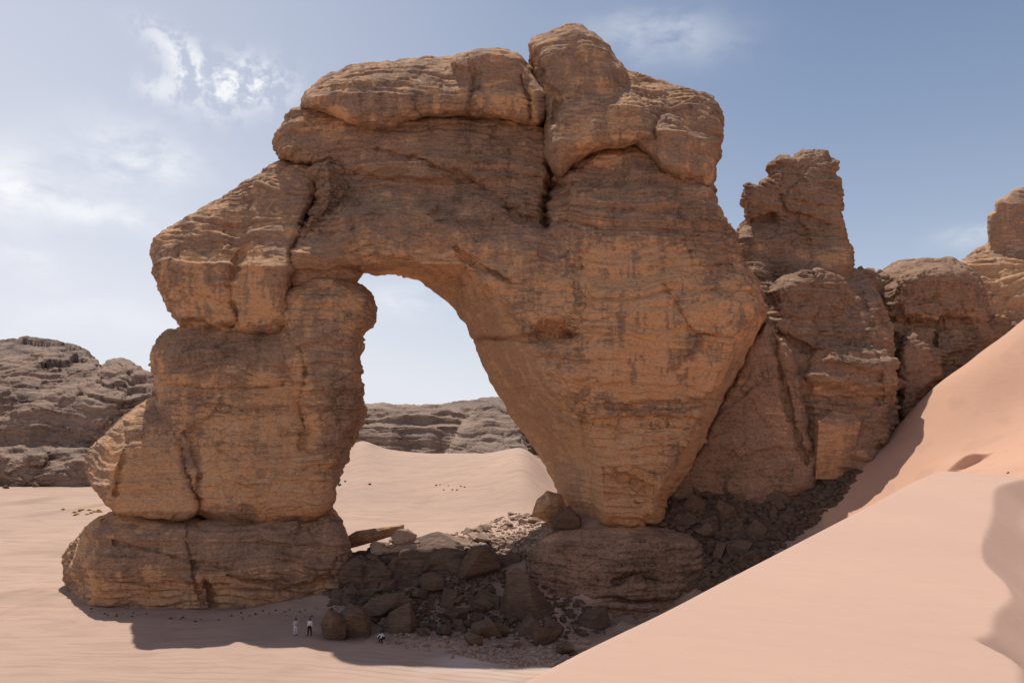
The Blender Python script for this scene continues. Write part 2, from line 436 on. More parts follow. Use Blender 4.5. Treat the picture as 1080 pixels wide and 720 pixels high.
# ---- ground sheet
def axis(segs):
    out = [segs[0][0]]
    for a, b, s in segs:
        n = max(1, int(round((b-a)/s))); out += list(np.linspace(a, b, n+1)[1:])
    return np.array(out)
def grid_mesh(name, xs, ys, zf, mat, attrs=None, **k):
    X, Y = np.meshgrid(xs, ys, indexing='ij'); x, y = X.ravel(), Y.ravel()
    z = zf(x, y); v = np.stack([x, y, z], 1)
    i = np.arange(X.size).reshape(X.shape)
    f = np.stack([i[:-1, :-1], i[1:, :-1], i[1:, 1:], i[:-1, 1:]], -1).reshape(-1, 4)
    at = attrs(x, y, z) if attrs else {}
    return make_mesh(name, v, f, mat, None, True, at, **k)
def g_attr(x, y, z):
    p = np.stack([x, y, 0*x], 1); n = fbm(p/5, 4, 31)
    pale = .75*np.exp(-(((x+1)/9)**2+((y-79)/4.5)**2))*(.6+.6*n)
    tm = talus_mask(x, y)*sstep(-.5, .3, n+.4)
    sa = sstep(.5, .9, fbm(p*np.array([1, .35, 1])/9, 4, 41))*sstep(-20, -60, x)*.5
    return {'pale': np.clip(pale, 0, 1), 'gritty': np.clip(.75*tm+sa, 0, 1)}
xs = axis([(-6000, -1000, 500), (-1000, -250, 50), (-250, -80, 5), (-80, -30, 1), (-30, 50, .4), (50, 110, 1.), (110, 300, 6), (300, 1000, 50), (1000, 6000, 500)])
ys = axis([(-600, -50, 50), (-50, 50, 5), (50, 72, 1), (72, 125, .4), (125, 180, 1.2), (180, 600, 4), (600, 1200, 30), (1200, 9000, 600)])
g = grid_mesh('ground', xs, ys, lambda x, y: height(x, y), M_ground, g_attr); tag(g, kind='structure')

# right-hand big dune is the same sand as the foreground: a sheet over the ground where sand lies deep
CRES = hit(1021, 495)[:2]; print('CRES', CRES)
def right_dune_h(x, y):
    z = height(x, y, False)
    p = np.stack([x, y, 0*x], 1)
    m = sstep(28, 40, x-(y-98)*.62+fbm(p/7, 3, 77)*2.2)
    c = CRES; dx = x-c[0]; dy = y-c[1]-.09*dx*dx
    z = z+1.5*sstep(-.22, .22, dy)*np.exp(-(dx/2.4)**2)*np.exp(-np.clip(dy, 0, 99)/3.5)
    return z-1.6+m*(1.72+.25*fbm(p/16, 3, 5)+.02*fbm(p/1.5, 2, 6))
d = grid_mesh('sand_dune', axis([(26, CRES[0]-6, .7), (CRES[0]-6, CRES[0]+6, .1), (CRES[0]+6, 110, .7), (110, 300, 8)]), axis([(56, CRES[1]-4, .8), (CRES[1]-4, CRES[1]+9, .1), (CRES[1]+9, 180, .8), (180, 330, 10)]), right_dune_h, M_dune2,
              lambda x, y, z: {'pale': 0*x, 'gritty': np.clip(sstep(.45, .8, fbm(np.stack([x, y, 0*x], 1)/3, 3, 91))*.12, 0, 1)})
tag(d, kind='structure')

# foreground dune: knife ridge from under the viewpoint to the peak at the right
RID = np.array([P(u, v, Y) for u, v, Y in [(520, 738, 5.4), (572, 709, 6.7), (630, 679, 8.5), (700, 646.5, 11), (760, 614.5, 14), (830, 578.5, 19.5), (880, 552.5, 25), (930, 527, 33), (968, 505.5, 41), (1000, 494, 50), (1030, 505, 58), (1080, 530, 62)]])
RID = np.concatenate([[[-40, -60, 12], [-14, -22, 17.2], [-4.6, -4, 19.6]], RID, [[46, 58, 15.5], [62, 52, 13], [120, 30, 12]]])
def fore_h(x, y):
    best = np.full(len(x), 1e9); zr = np.zeros(len(x)); sd = np.zeros(len(x))
    pts = RID
    for _ in range(3):
        q = np.stack([.75*pts[:-1]+.25*pts[1:], .25*pts[:-1]+.75*pts[1:]], 1).reshape(-1, 3); pts = np.concatenate([pts[:1], q, pts[-1:]])
    for a, b in zip(pts[:-1], pts[1:]):
        dx, dy = b[0]-a[0], b[1]-a[1]; L = dx*dx+dy*dy
        t = np.clip(((x-a[0])*dx+(y-a[1])*dy)/L, 0, 1)
        d = np.hypot(x-a[0]-t*dx, y-a[1]-t*dy); m = d < best
        best = np.where(m, d, best); zr = np.where(m, a[2]+t*(b[2]-a[2]), zr)
        sd = np.where(m, np.sign((x-a[0])*dy-(y-a[1])*dx), sd)      # + right-hand (near) side
    p = np.stack([x, y, 0*x], 1)
    near = zr-.055*best-.0045*best**2*np.where(best < 25, 1, 0)-np.where(best >= 25, .0045*625+(best-25)*.2, 0)
    lee = zr-.66*best+.10*(1-np.exp(-best*2))*0
    z = np.where(sd > 0, near, lee)
    # wind-cut scallops: the right flank breaks away along a wavy lip
    lg = np.log(np.clip(y, 4, 99)); q = np.stack([lg*2.6, x*0+.3, x*0], 1)
    lip = x/np.clip(y, 4, 99)-.562-.03*n1(lg*2.2+1.3, 5)-.085*np.abs(n1(lg*3.6, 6))
    s = np.clip(lip*np.clip(y, 4, 99), 0, 6)
    drop = .62*np.maximum(0, np.minimum(s, 2.2)-.04)+.1*s
    z = z-np.where(sd > 0, drop*sstep(5, 7, y)*sstep(.6, 3., best), 0)
    lip2 = s-1.1-.5*n1(lg*6, 9)-.03*y
    z = z+np.where(sd > 0, .25*np.exp(-(lip2/.5)**2)*sstep(12, 16, y)*sstep(.6, 3., best), 0)
    z = z+np.where(sd > 0, .05*fbm(p/6, 3, 60)*sstep(1, 6, best)+.004*fbm(p/.6, 2, 66)*sstep(.5, 2, best), 0)
    return np.maximum(z, -2)
xf = axis([(-70, -12, 3), (-12, -1, .3), (-1, 14, .05), (14, 42, .1), (42, 60, .5), (60, 130, 3)])
yf = axis([(-80, -6, 3), (-6, 3, .4), (3, 28, .06), (28, 66, .12), (66, 110, 1.5)])
d = grid_mesh('sand_dune', xf, yf, fore_h, M_dune, lambda x, y, z: {'pale': 0*x, 'gritty': 0*x}); tag(d, kind='structure')

#@@ROCKS
# ------------------------------------------------------------------ the arch
ARCH = empty('rock_arch', (P(400, 640, 108)[0], 108, 0))
tag(ARCH, 'giant weathered brown sandstone arch with a tall keyhole opening above the shaded sand', 'rock arch')
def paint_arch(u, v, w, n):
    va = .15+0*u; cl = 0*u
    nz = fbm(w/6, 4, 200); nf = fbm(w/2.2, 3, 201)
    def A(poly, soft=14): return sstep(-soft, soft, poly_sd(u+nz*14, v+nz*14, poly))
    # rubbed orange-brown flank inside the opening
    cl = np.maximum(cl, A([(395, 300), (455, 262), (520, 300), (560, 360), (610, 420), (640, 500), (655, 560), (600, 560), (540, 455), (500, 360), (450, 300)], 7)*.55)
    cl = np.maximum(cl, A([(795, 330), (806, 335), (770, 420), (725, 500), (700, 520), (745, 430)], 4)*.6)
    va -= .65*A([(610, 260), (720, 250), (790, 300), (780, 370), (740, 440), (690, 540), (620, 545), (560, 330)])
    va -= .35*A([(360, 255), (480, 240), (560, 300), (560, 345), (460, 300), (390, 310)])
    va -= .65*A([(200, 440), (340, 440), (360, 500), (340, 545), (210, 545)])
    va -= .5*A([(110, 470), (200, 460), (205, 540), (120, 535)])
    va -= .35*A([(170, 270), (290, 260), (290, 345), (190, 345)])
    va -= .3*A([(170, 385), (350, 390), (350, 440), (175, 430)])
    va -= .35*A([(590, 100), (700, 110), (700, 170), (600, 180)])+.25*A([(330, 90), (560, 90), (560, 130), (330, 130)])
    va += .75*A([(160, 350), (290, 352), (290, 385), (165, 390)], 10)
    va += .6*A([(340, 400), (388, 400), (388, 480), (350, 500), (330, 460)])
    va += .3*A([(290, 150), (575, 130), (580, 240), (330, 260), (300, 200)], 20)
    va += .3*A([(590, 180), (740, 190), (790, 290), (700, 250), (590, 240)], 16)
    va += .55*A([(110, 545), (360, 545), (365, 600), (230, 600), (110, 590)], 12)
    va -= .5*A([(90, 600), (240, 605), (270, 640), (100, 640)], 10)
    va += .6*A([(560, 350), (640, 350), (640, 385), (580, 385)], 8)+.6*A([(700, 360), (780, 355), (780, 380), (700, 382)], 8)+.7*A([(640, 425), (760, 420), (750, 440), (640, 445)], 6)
    va += .75*A([(530, 552), (760, 552), (760, 700), (530, 700)], 6)+.12*sstep(300, 230, v)  # pedestal browner: its shade painted into the colour
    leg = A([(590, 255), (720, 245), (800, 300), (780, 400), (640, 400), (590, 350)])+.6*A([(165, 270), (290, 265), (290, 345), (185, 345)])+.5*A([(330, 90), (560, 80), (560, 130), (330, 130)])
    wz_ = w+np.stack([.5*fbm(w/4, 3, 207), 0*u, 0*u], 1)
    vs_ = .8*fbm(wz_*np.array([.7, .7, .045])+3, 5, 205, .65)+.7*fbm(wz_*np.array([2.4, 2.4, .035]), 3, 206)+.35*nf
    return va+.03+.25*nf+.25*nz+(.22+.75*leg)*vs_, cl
def band(pts_left):  # helper: distance left of a polyline running downwards
    p = np.array(pts_left, float)
    return lambda U, V: np.interp(V, p[:, 1], p[:, 0])-U
flank_line = band([(300, 200), (400, 262), (470, 285), (520, 330), (560, 375), (600, 430), (632, 490), (650, 560)][::1] and
                  [(300, 180), (470, 262), (500, 285), (530, 325), (560, 365), (598, 430), (630, 490), (648, 560)])
right_line = band([(900, 150), (800, 322), (772, 360), (742, 425), (712, 480), (690, 530), (690, 560)])
DB = 3.
def body_front(U, V):
    b = profile(V, [(100, 111), (170, 106.3), (215, 102.3), (255, 99), (330, 97.5), (420, 99), (500, 101), (560, 103.5)])+0*U
    b = b+np.where(V > 280, .25*np.clip(flank_line(U, V)+5*np.sin(V/23.), 0, 70), 0)*sstep(262, 300, V)
    # soffit of the span: recedes downwards over the opening
    sof = np.interp(U, [330, 390, 430, 480, 520], [270, 270, 270, 305, 600])
    b = b+.17*np.clip(V-sof, 0, 60)*np.where(U < 520, 1, 0)
    b = b+.34*np.clip(-right_line(U, V), 0, 60)*sstep(300, 335, V)
    # swelling
    b = b-2.*np.exp(-((U-690)/90)**2-((V-330)/90)**2)+1.5*np.exp(-((U-582)/16)**2)*sstep(330, 220, V)
    b = b-3.2*sstep(584, 600, U)*sstep(250, 205, V)
    return b+.010*np.clip(U-640, 0, 200)
def amp_arch(u, v, w):
    nz = fbm(w/7, 3, 210)
    A = lambda poly, s=6: sstep(-s, s, poly_sd(u+nz*6, v+nz*6, poly))
    fl = A([(398, 306), (440, 292), (490, 300), (530, 335), (565, 372), (600, 435), (630, 490), (648, 560), (600, 570), (530, 455), (490, 360), (450, 300)])
    fr = A([(800, 335), (808, 345), (740, 480), (700, 530), (690, 520), (745, 430), (775, 365)])
    up = A([(290, 150), (560, 150), (590, 230), (740, 180), (790, 280), (700, 270), (600, 240), (400, 262), (310, 250)], 20)
    return (1-.72*np.maximum(fl, fr))*(1+.25*up)
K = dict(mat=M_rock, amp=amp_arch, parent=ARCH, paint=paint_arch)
am_main = (.85, .85, .44, .14, .32)
body = [
 dict(poly=[(300, 270), (318, 235), (326, 190), (345, 164), (400, 158), (480, 165), (560, 178), (586, 190), (600, 250), (600, 330), (560, 380), (520, 400), (505, 372), (495, 355), (486, 336), (472, 324), (455, 313), (438, 309), (420, 314), (403, 323), (388, 331), (360, 338), (310, 330)], front=body_front, thick=20, back=117, R=1.89, Ry=3.06),
 dict(poly=[(584, 200), (588, 185), (612, 160), (655, 148), (705, 160), (748, 196), (752, 208), (764, 236), (780, 268), (796, 295), (807, 325), (800, 350), (782, 385), (762, 430), (737, 478), (706, 516), (696, 556), (606, 558), (592, 530), (576, 505), (551, 470), (535, 445), (522, 420), (515, 395), (505, 372), (497, 340), (540, 280)], front=body_front, thick=20, back=117, R=1.77, Ry=3.40),
 dict(poly=[(298, 168), (292, 153), (300, 135), (316, 112), (350, 108), (440, 112), (530, 108), (576, 118), (588, 150), (590, 190), (588, 212), (480, 196), (400, 190), (350, 178), (325, 172)], front=lambda U, V: profile(V, [(100, 108), (125, 105.5), (150, 104.3), (185, 102.2), (210, 104)])+.012*np.abs(U-440), thick=18, back=119.5, R=2.07, Ry=3.40),
 dict(poly=[(326, 175), (350, 168), (372, 200), (362, 260), (385, 300), (345, 300), (300, 305), (305, 270), (325, 225)], front=101.5, thick=20, back=122, R=3.),
]
relief('arch_span', body, res=1.7, dres=.42, am=am_main, seed=1, origin=(0, 108, 0),
       cracks=[([(575, 118), (578, 150), (582, 192), (574, 215), (577, 238)], 3.2, 5.), ([(326, 172), (328, 200), (318, 228), (300, 262)], 3.5, 3.),
               ([(348, 172), (362, 195), (345, 225), (320, 245)], 3., 1.4), ([(500, 358), (560, 356), (602, 352)], 2.4, 2.2), ([(575, 350), (590, 347), (600, 352)], 4.5, 2.5),
               ([(400, 158), (450, 172), (500, 190), (548, 228), (575, 235)], 3., 1.5), ([(640, 427), (700, 428), (760, 424)], 2., .8),
               ([(630, 446), (700, 448), (745, 446)], 1.8, .7), ([(612, 430), (620, 480), (630, 555)], 2.6, .9), ([(480, 262), (500, 280), (540, 300)], 2.4, 1.2),
               ([(700, 300), (730, 350), (790, 355)], 2.2, .8), ([(650, 495), (690, 520)], 2.5, 1.2), ([(604, 236), (611, 262), (606, 290), (612, 318), (602, 350)], 2.2, .4), ([(655, 150), (660, 172), (654, 196)], 2., .5)],
       **K)
relief('cap_slab', [dict(poly=[(313, 114), (317, 101), (335, 88), (355, 76), (395, 66), (440, 61), (475, 63), (500, 57), (520, 54), (545, 57), (558, 66), (570, 78), (578, 100), (576, 130), (545, 128), (500, 121), (440, 125), (405, 135), (370, 132), (340, 121)],
        front=lambda U, V: profile(V, [(50, 108), (70, 105), (100, 101.8), (140, 101.5)])+0*U, thick=15, back=121, R=2.12, Ry=3.40),
        dict(poly=[(470, 66), (500, 54), (525, 53), (548, 58), (562, 76), (560, 92), (500, 90)], front=103, thick=10, back=119, R=1.53, Ry=2.72)],
       res=1.7, dres=.42, am=(0.50, 0.52, 0.31, 0.11, 0.22), seed=2, cracks=[([(490, 60), (500, 80), (495, 120)], 2.5, .8), ([(548, 78), (556, 100), (560, 125)], 2.5, 1.2)], origin=(0, 108, 0), **K)
relief('capstone', [
        dict(poly=[(562, 72), (560, 50), (566, 40), (583, 33), (606, 28), (628, 38), (642, 55), (656, 72), (660, 100), (640, 120), (600, 128), (578, 135), (572, 112), (566, 92)], front=lambda U, V: profile(V, [(28, 106), (60, 103.2), (120, 101)])+.02*np.abs(U-600), thick=12, back=119, R=2.48, Ry=4.08),
        dict(poly=[(574, 122), (590, 98), (620, 88), (660, 84), (686, 106), (702, 134), (698, 155), (676, 152), (650, 156), (625, 158), (606, 170), (596, 188), (584, 186), (576, 160)], front=lambda U, V: profile(V, [(85, 104), (110, 100.8), (150, 99.2), (190, 101)])+0*U, thick=13, back=119, R=2.36, Ry=4.08)],
       res=1.7, dres=.42, am=(0.55, 0.52, 0.28, 0.10, 0.19), seed=3, cracks=[([(566, 60), (575, 90), (590, 100), (584, 130)], 2.6, 1.3)], origin=(0, 108, 0), **K)
relief('cap_shoulder', [
        dict(poly=[(650, 76), (670, 80), (695, 88), (722, 96), (746, 103), (759, 114), (761, 132), (757, 160), (750, 192), (738, 196), (700, 178), (670, 160), (655, 130)], front=lambda U, V: profile(V, [(80, 108), (110, 104), (150, 101), (190, 101)])+.012*np.clip(U-700, 0, 99), thick=12, back=120, R=2.01, Ry=3.40),
        dict(poly=[(690, 120), (725, 130), (735, 160), (728, 192), (690, 176)], front=99.5, thick=9, back=118, R=1.53, Ry=2.72)],
       res=1.7, dres=.42, am=(0.60, 0.65, 0.35, 0.12, 0.38), seed=4, origin=(0, 108, 0), **K)
relief('left_shoulder', [
        dict(poly=[(298, 165), (322, 165), (336, 172), (334, 200), (326, 232), (312, 268), (306, 300), (304, 354), (240, 354), (194, 352), (178, 325), (166, 297), (161, 270), (165, 250), (195, 232), (230, 208), (262, 190)],
             front=lambda U, V: profile(V, [(160, 108.6), (215, 104.4), (262, 101), (280, 99.8), (335, 101.5), (350, 103)])-.012*(U-230)+1.5*np.exp(-((U-250)/10)**2)*sstep(330, 270, V), thick=16, back=121, R=1.89, Ry=3.40)],
       res=1.7, dres=.42, am=(0.75, 0.65, 0.36, 0.12, 0.24), seed=5, cracks=[([(190, 346), (215, 341), (245, 345)], 4, 3.), ([(255, 265), (240, 300), (250, 340)], 3, 1.)], origin=(0, 108, 0), **K)
relief('left_pillar', [
        dict(poly=[(171, 350), (196, 343), (240, 340), (300, 340), (384, 350), (381, 380), (384, 420), (388, 438), (375, 468), (357, 497), (352, 513), (353, 533), (332, 552), (262, 554), (210, 548), (196, 515), (178, 480), (170, 440), (166, 402), (160, 374)],
             front=lambda U, V: profile(V, [(345, 104), (370, 101.8), (440, 102), (500, 101), (530, 101.2), (552, 103)])+.0007*(U-270)**2*.5, thick=16, back=119, R=1.66, Ry=3.06),
        dict(poly=[(290, 325), (298, 304), (322, 288), (350, 284), (372, 296), (388, 308), (396, 320), (397, 342), (380, 353), (380, 390), (384, 420), (388, 438), (375, 468), (357, 496), (335, 490), (318, 450), (305, 400), (292, 360)],
             front=lambda U, V: profile(V, [(280, 103), (310, 99.8), (400, 99.5), (500, 102.5)])+.0010*(U-345)**2, thick=15, back=118, R=1.77, Ry=3.06)],
       res=1.7, dres=.42, am=(0.70, 0.65, 0.39, 0.14, 0.32), seed=6,
       cracks=[([(292, 335), (303, 352), (317, 368), (323, 396), (315, 425), (321, 452), (319, 470)], 2.2, .9), ([(176, 406), (240, 409), (300, 407)], 2., .7), ([(180, 425), (270, 432), (340, 430)], 2., .5), ([(200, 455), (212, 500), (206, 545)], 4, 1.)], origin=(0, 108, 0), **K)
relief('side_buttress', [
        dict(poly=[(88, 492), (92, 477), (104, 462), (130, 440), (150, 425), (168, 418), (182, 430), (192, 470), (206, 515), (212, 548), (150, 547), (118, 538), (96, 512)],
             front=lambda U, V: profile(V, [(415, 109), (440, 105.5), (470, 103), (540, 102)])+0.20*np.clip((152-(V-425)*.45)-U, 0, 60), thick=13, back=118, R=.9, Ry=1.8)],
       res=1.7, dres=.42, am=(0.35, 0.39, 0.30, 0.10, 0.15), seed=7, cracks=[([(135, 450), (128, 490), (122, 520)], 3, .9)], origin=(0, 108, 0), **K)
relief('base_block', [
        dict(poly=[(66, 602), (68, 577), (84, 564), (98, 548), (120, 540), (200, 543), (330, 547), (350, 534), (364, 552), (374, 590), (364, 640), (300, 670), (195, 675), (95, 665), (76, 632)],
             front=lambda U, V: profile(V, [(535, 105), (560, 101.8), (600, 100.3), (640, 101.5), (670, 104)])+.30*np.clip(100+3*np.sin(V/6.)-U, 0, 60)+.00012*(U-230)**2, thick=16, back=119, R=1.53, Ry=2.72)],
       res=1.7, dres=.42, am=(0.50, 0.85, 0.42, 0.12, 0.27), seed=8,
       cracks=[([(201, 545), (198, 570), (206, 592), (204, 610), (216, 640)], 1.8, .6), ([(240, 606), (262, 612), (300, 620), (350, 610)], 2.4, 1.), ([(80, 612), (150, 616), (240, 618)], 2., .8), ([(215, 612), (225, 640)], 2.5, 1.3), ([(120, 570), (200, 590), (245, 600)], 2., .6)], origin=(0, 108, 0), **K)
relief('pedestal', [
        dict(poly=[(540, 640), (546, 600), (560, 574), (600, 557), (650, 554), (705, 556), (735, 568), (750, 600), (748, 680), (700, 700), (600, 700), (540, 690)],
             front=lambda U, V: profile(V, [(550, 104), (570, 100.2), (600, 98.5), (640, 97.6), (700, 97)])+.0002*(U-645)**2, thick=12, back=114, R=1.42, Ry=2.72)],
       res=1.7, dres=.42, am=(0.50, 0.65, 0.35, 0.12, 0.32), seed=9, cracks=[([(560, 635), (640, 632), (740, 636)], 2.4, 1.2), ([(650, 612), (670, 606), (690, 612)], 3., 1.2)], origin=(0, 108, 0), **K)

# bedrock bench between the two feet
b = relief('rock_ledge', [
        dict(poly=[(345, 640), (352, 600), (372, 584), (400, 579), (440, 577), (480, 577), (520, 580), (556, 580), (600, 570), (620, 640), (600, 690), (400, 690)],
             front=lambda U, V: profile(V, [(575, 106), (585, 103.5), (620, 101.5), (700, 99)])+0*U, thick=9, back=112, R=1.07, Ry=2.04)],
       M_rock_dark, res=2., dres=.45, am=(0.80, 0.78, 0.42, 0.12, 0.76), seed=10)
tag(b, 'low dark bedrock ledge joining the two feet of the arch under the sunlit slabs', 'rock ledge')
#@@OTHER
# ------------------------------------------------------------------ right-hand rocks
def paint_right(u, v, w, n):
    nz = fbm(w/6, 4, 300)
    va = .65+.3*nz
    A = lambda poly, s=8: sstep(-s, s, poly_sd(u+nz*8, v+nz*8, poly))
    va -= .7*A([(800, 255), (900, 262), (900, 280), (800, 275)])+.5*A([(850, 400), (940, 390), (940, 420), (850, 425)])+.5*A([(935, 325), (1040, 325), (1040, 345), (935, 345)])
    return va, 0*u
r = relief('rock_tower', [
    dict(sm=0, poly=[(813, 196), (814, 172), (822, 166), (836, 165), (846, 156), (872, 158), (876, 166), (884, 170), (881, 184), (888, 188), (890, 215), (886, 224), (889, 246), (887, 262), (897, 290), (830, 290), (814, 230)], front=lambda U, V: profile(V, [(155, 127), (200, 124), (280, 122)])+0*U, thick=10, back=137, R=1.58, Ry=2.80),
    dict(sm=0, poly=[(782, 196), (790, 193), (797, 197), (812, 190), (824, 200), (818, 225), (800, 232), (787, 230), (784, 212)], front=123, thick=7, back=132, R=.8),
    dict(poly=[(770, 262), (776, 244), (790, 228), (815, 214), (850, 228), (880, 240), (897, 268), (901, 284), (880, 300), (820, 300), (776, 300)], front=lambda U, V: profile(V, [(215, 127), (250, 122), (290, 119.5)])+0*U, thick=14, back=138, R=2.30, Ry=4.00),
    dict(poly=[(768, 300), (790, 285), (830, 276), (875, 276), (910, 288), (924, 302), (936, 345), (944, 400), (945, 450), (930, 500), (900, 540), (780, 540), (720, 540), (700, 470), (740, 380)], front=lambda U, V: profile(V, [(275, 125), (305, 117), (345, 113.2), (400, 111.8), (500, 111.5)])+.015*np.abs(U-850), thick=20, back=140, R=2.52, Ry=4.80),
    dict(poly=[(812, 300), (850, 284), (890, 290), (905, 320), (880, 345), (830, 350), (812, 330)], front=114, thick=14, back=132, R=2.16, Ry=4.00),
    dict(poly=[(850, 362), (900, 355), (940, 370), (942, 420), (936, 470), (915, 510), (862, 510), (850, 450)], front=110.6, thick=14, back=130, R=1.44, Ry=2.40),
    ], M_rock, res=2., dres=.5, am=(.6, 1.05, .5, .18, .6), T=(2.5, .85, .32), seed=12, paint=paint_right,
    cracks=[([(800, 232), (840, 232), (850, 250)], 3, 1.), ([(815, 195), (830, 225), (880, 240)], 2.4, .8), ([(848, 420), (900, 426), (940, 420)], 2.2, 1.), ([(905, 300), (925, 360), (930, 420)], 2.6, 1.), ([(770, 300), (800, 340), (850, 370)], 3., 1.5)])
tag(r, 'tall banded rock tower with a small ear, standing behind the right leg of the arch', 'rock tower')
r = relief('rock_slab', [
    dict(poly=[(735, 480), (770, 400), (805, 338), (812, 345), (836, 370), (850, 420), (862, 470), (858, 530), (700, 540), (705, 515)], front=lambda U, V: 110.3-.012*(V-400)+.04*np.clip(790-U, 0, 99)+.03*np.clip(U-830, 0, 50), thick=8, back=122, R=1.01, Ry=1.60),
    ], M_rock, res=2., dres=.45, am=(0.45, 0.25, 0.16, 0.08, 0.40), seed=13, paint=lambda u, v, w, n: (.42+.2*fbm(w/5, 3, 7), 0*u), cracks=[([(810, 345), (832, 430), (850, 490)], 3., 1.4), ([(750, 440), (800, 400), (850, 394)], 1.8, .4)])
tag(r, 'smooth dark triangular rock slab leaning between the arch leg and the rock tower', 'rock slab')
r = relief('rock_buttress', [
    dict(poly=[(922, 292), (930, 284), (955, 275), (985, 272), (1012, 276), (1030, 292), (1042, 320), (1050, 370), (1030, 440), (960, 480), (935, 470), (938, 400), (930, 340)], front=lambda U, V: profile(V, [(270, 135), (300, 129), (330, 127), (345, 128), (360, 127), (450, 126)])+.0006*(U-985)**2, thick=14, back=148, R=1.87, Ry=3.20),
    dict(poly=[(938, 295), (960, 282), (1010, 284), (1034, 305), (1036, 335), (990, 342), (940, 335)], front=126, thick=10, back=140, R=1.87, Ry=3.20),
    dict(poly=[(944, 362), (960, 352), (980, 362), (995, 380), (992, 405), (970, 430), (955, 450), (946, 430)], front=121, thick=10, back=134, R=1.73, Ry=2.80),
    ], M_rock, res=2., dres=.5, am=(0.70, 0.60, 0.37, 0.16, 0.81), seed=15, paint=paint_right,
    cracks=[([(936, 340), (990, 343), (1040, 340)], 2.4, 1.4), ([(985, 345), (990, 400)], 2., .7)])
tag(r, 'squat rounded rock buttress between the banded tower and the upper right dune', 'rock buttress')
r = relief('rock_mesa', [
    dict(poly=[(1043, 266), (1043, 226), (1050, 223), (1052, 211), (1061, 208), (1068, 201), (1085, 197), (1120, 195), (1150, 215), (1150, 275), (1044, 275)], front=lambda U, V: profile(V, [(195, 152), (215, 149), (262, 148.5)])+.03*np.abs(U-1075), thick=14, back=168, R=.3, Ry=.8, sm=0),
    dict(poly=[(1012, 280), (1022, 268), (1036, 258), (1060, 252), (1150, 255), (1160, 320), (1150, 440), (1050, 440), (1020, 400), (1014, 330)], front=lambda U, V: profile(V, [(250, 152), (275, 146), (300, 143), (345, 139), (440, 137)])+0*U, thick=20, back=168, R=1.30, Ry=2.40),
    ], M_rock, res=2.2, dres=.55, am=(0.30, 0.70, 0.46, 0.18, .8), seed=16, jitter=1.2, amp=lambda u, v, w: .25+.75*sstep(255, 268, v), paint=lambda u, v, w, n: (.35-.9*sstep(268, 285, v)*sstep(345, 320, v)+.3*fbm(w/5, 3, 9), .4*sstep(270, 285, v)*sstep(335, 320, v)))
tag(r, 'stepped cliff topped by a square grey crag at the right edge of the picture', 'cliff')
r = relief('rock_crag', [
    dict(poly=[(898, 292), (912, 284), (928, 290), (940, 300), (946, 420), (920, 430), (905, 360)], front=131, thick=12, back=144, R=2.)],
    M_rock, res=2.4, dres=.6, am=(0.80, 0.60, 0.34, 0.14, 0.90), seed=17, paint=lambda u, v, w, n: (.6+0*u, 0*u))
tag(r, 'narrow dark crag wedged in the gully behind the tower and the squat buttress', 'rock')

# ------------------------------------------------------------------ far cliffs
def paint_far(u, v, w, n):
    nz = fbm(w/18, 4, 400)
    va = -.25+.6*nz+.4*sstep(375, 395, v)*0+.7*sstep(385, 372, v)
    A = lambda poly, s=6: sstep(-s, s, poly_sd(u+nz*6, v+nz*6, poly))
    va -= 1.1*A([(50, 415), (130, 412), (130, 440), (60, 450)])
    return va, 0*u
r = relief('cliff', [
    dict(poly=[(-60, 372), (-20, 364), (20, 360), (60, 364), (90, 372), (106, 386), (112, 410), (90, 425), (-60, 425)], front=lambda U, V: profile(V, [(360, 400), (378, 380), (384, 372), (425, 352)])+.15*np.clip(U-20, 0, 99), thick=40, back=440, R=6.48, Ry=11.20),
    dict(poly=[(-60, 405), (0, 402), (60, 408), (100, 398), (112, 384), (124, 377), (142, 380), (148, 388), (166, 394), (200, 400), (210, 460), (-60, 470)], front=lambda U, V: profile(V, [(376, 382), (400, 366), (418, 352), (470, 346)])-.02*U, thick=40, back=430, R=5.04, Ry=9.60),
    dict(poly=[(-60, 440), (-10, 440), (30, 425), (50, 412), (90, 410), (130, 412), (220, 415), (230, 540), (-60, 540)], front=lambda U, V: profile(V, [(410, 352), (430, 345), (470, 341), (478, 334), (510, 330), (540, 328)])+0*U, thick=40, back=420, R=3.60, Ry=6.40),
    dict(poly=[(-40, 480), (-10, 470), (20, 486), (40, 478), (60, 490), (80, 478), (110, 486), (120, 540), (-40, 540)], front=327, thick=30, back=380, R=3.60, Ry=6.40),
    ], M_rock_far, res=1.1, dres=1.2, sub=False, am=(1.6, 3.6, 2.1, .9, 2.4), T=(9., 3.3, 1.3), jitter=1.5, seed=20, paint=paint_far, dip=(.02, .02), k_un=2.)
tag(r, 'grey brown layered rock cliff across the sand plain left of the arch', 'cliff')
r = relief('plateau', [
    dict(poly=[(330, 432), (385, 429), (400, 426), (420, 429), (445, 428), (500, 424), (520, 420), (560, 420), (640, 416), (760, 410), (760, 520), (330, 520)], front=lambda U, V: profile(V, [(415, 725), (426, 715), (431, 700), (446, 694), (449, 684), (480, 672), (520, 660)])+9*np.sin(U/17.)+5*np.sin(U/6.3+2), thick=100, back=900, R=8.64, Ry=14.40),
    dict(poly=[(470, 475), (490, 445), (500, 428), (525, 426), (545, 440), (560, 490), (470, 495)], front=lambda U, V: 668-.9*(V-440), thick=40, back=800, R=5.76, Ry=9.60)],
    M_rock_vfar, res=1., dres=2.5, am=(1.2, 5., 3., 1.3, 1.2), T=(15., 5.5, 2.4), jitter=.7, sub=False, seed=21, paint=lambda u, v, w, n: (-.3+.4*fbm(w/30, 4, 5)+1.1*sstep(434, 426, v), 0*u), dip=(0, 0), k_un=3.)
tag(r, 'distant flat topped cliff line seen through the opening of the arch', 'cliff')

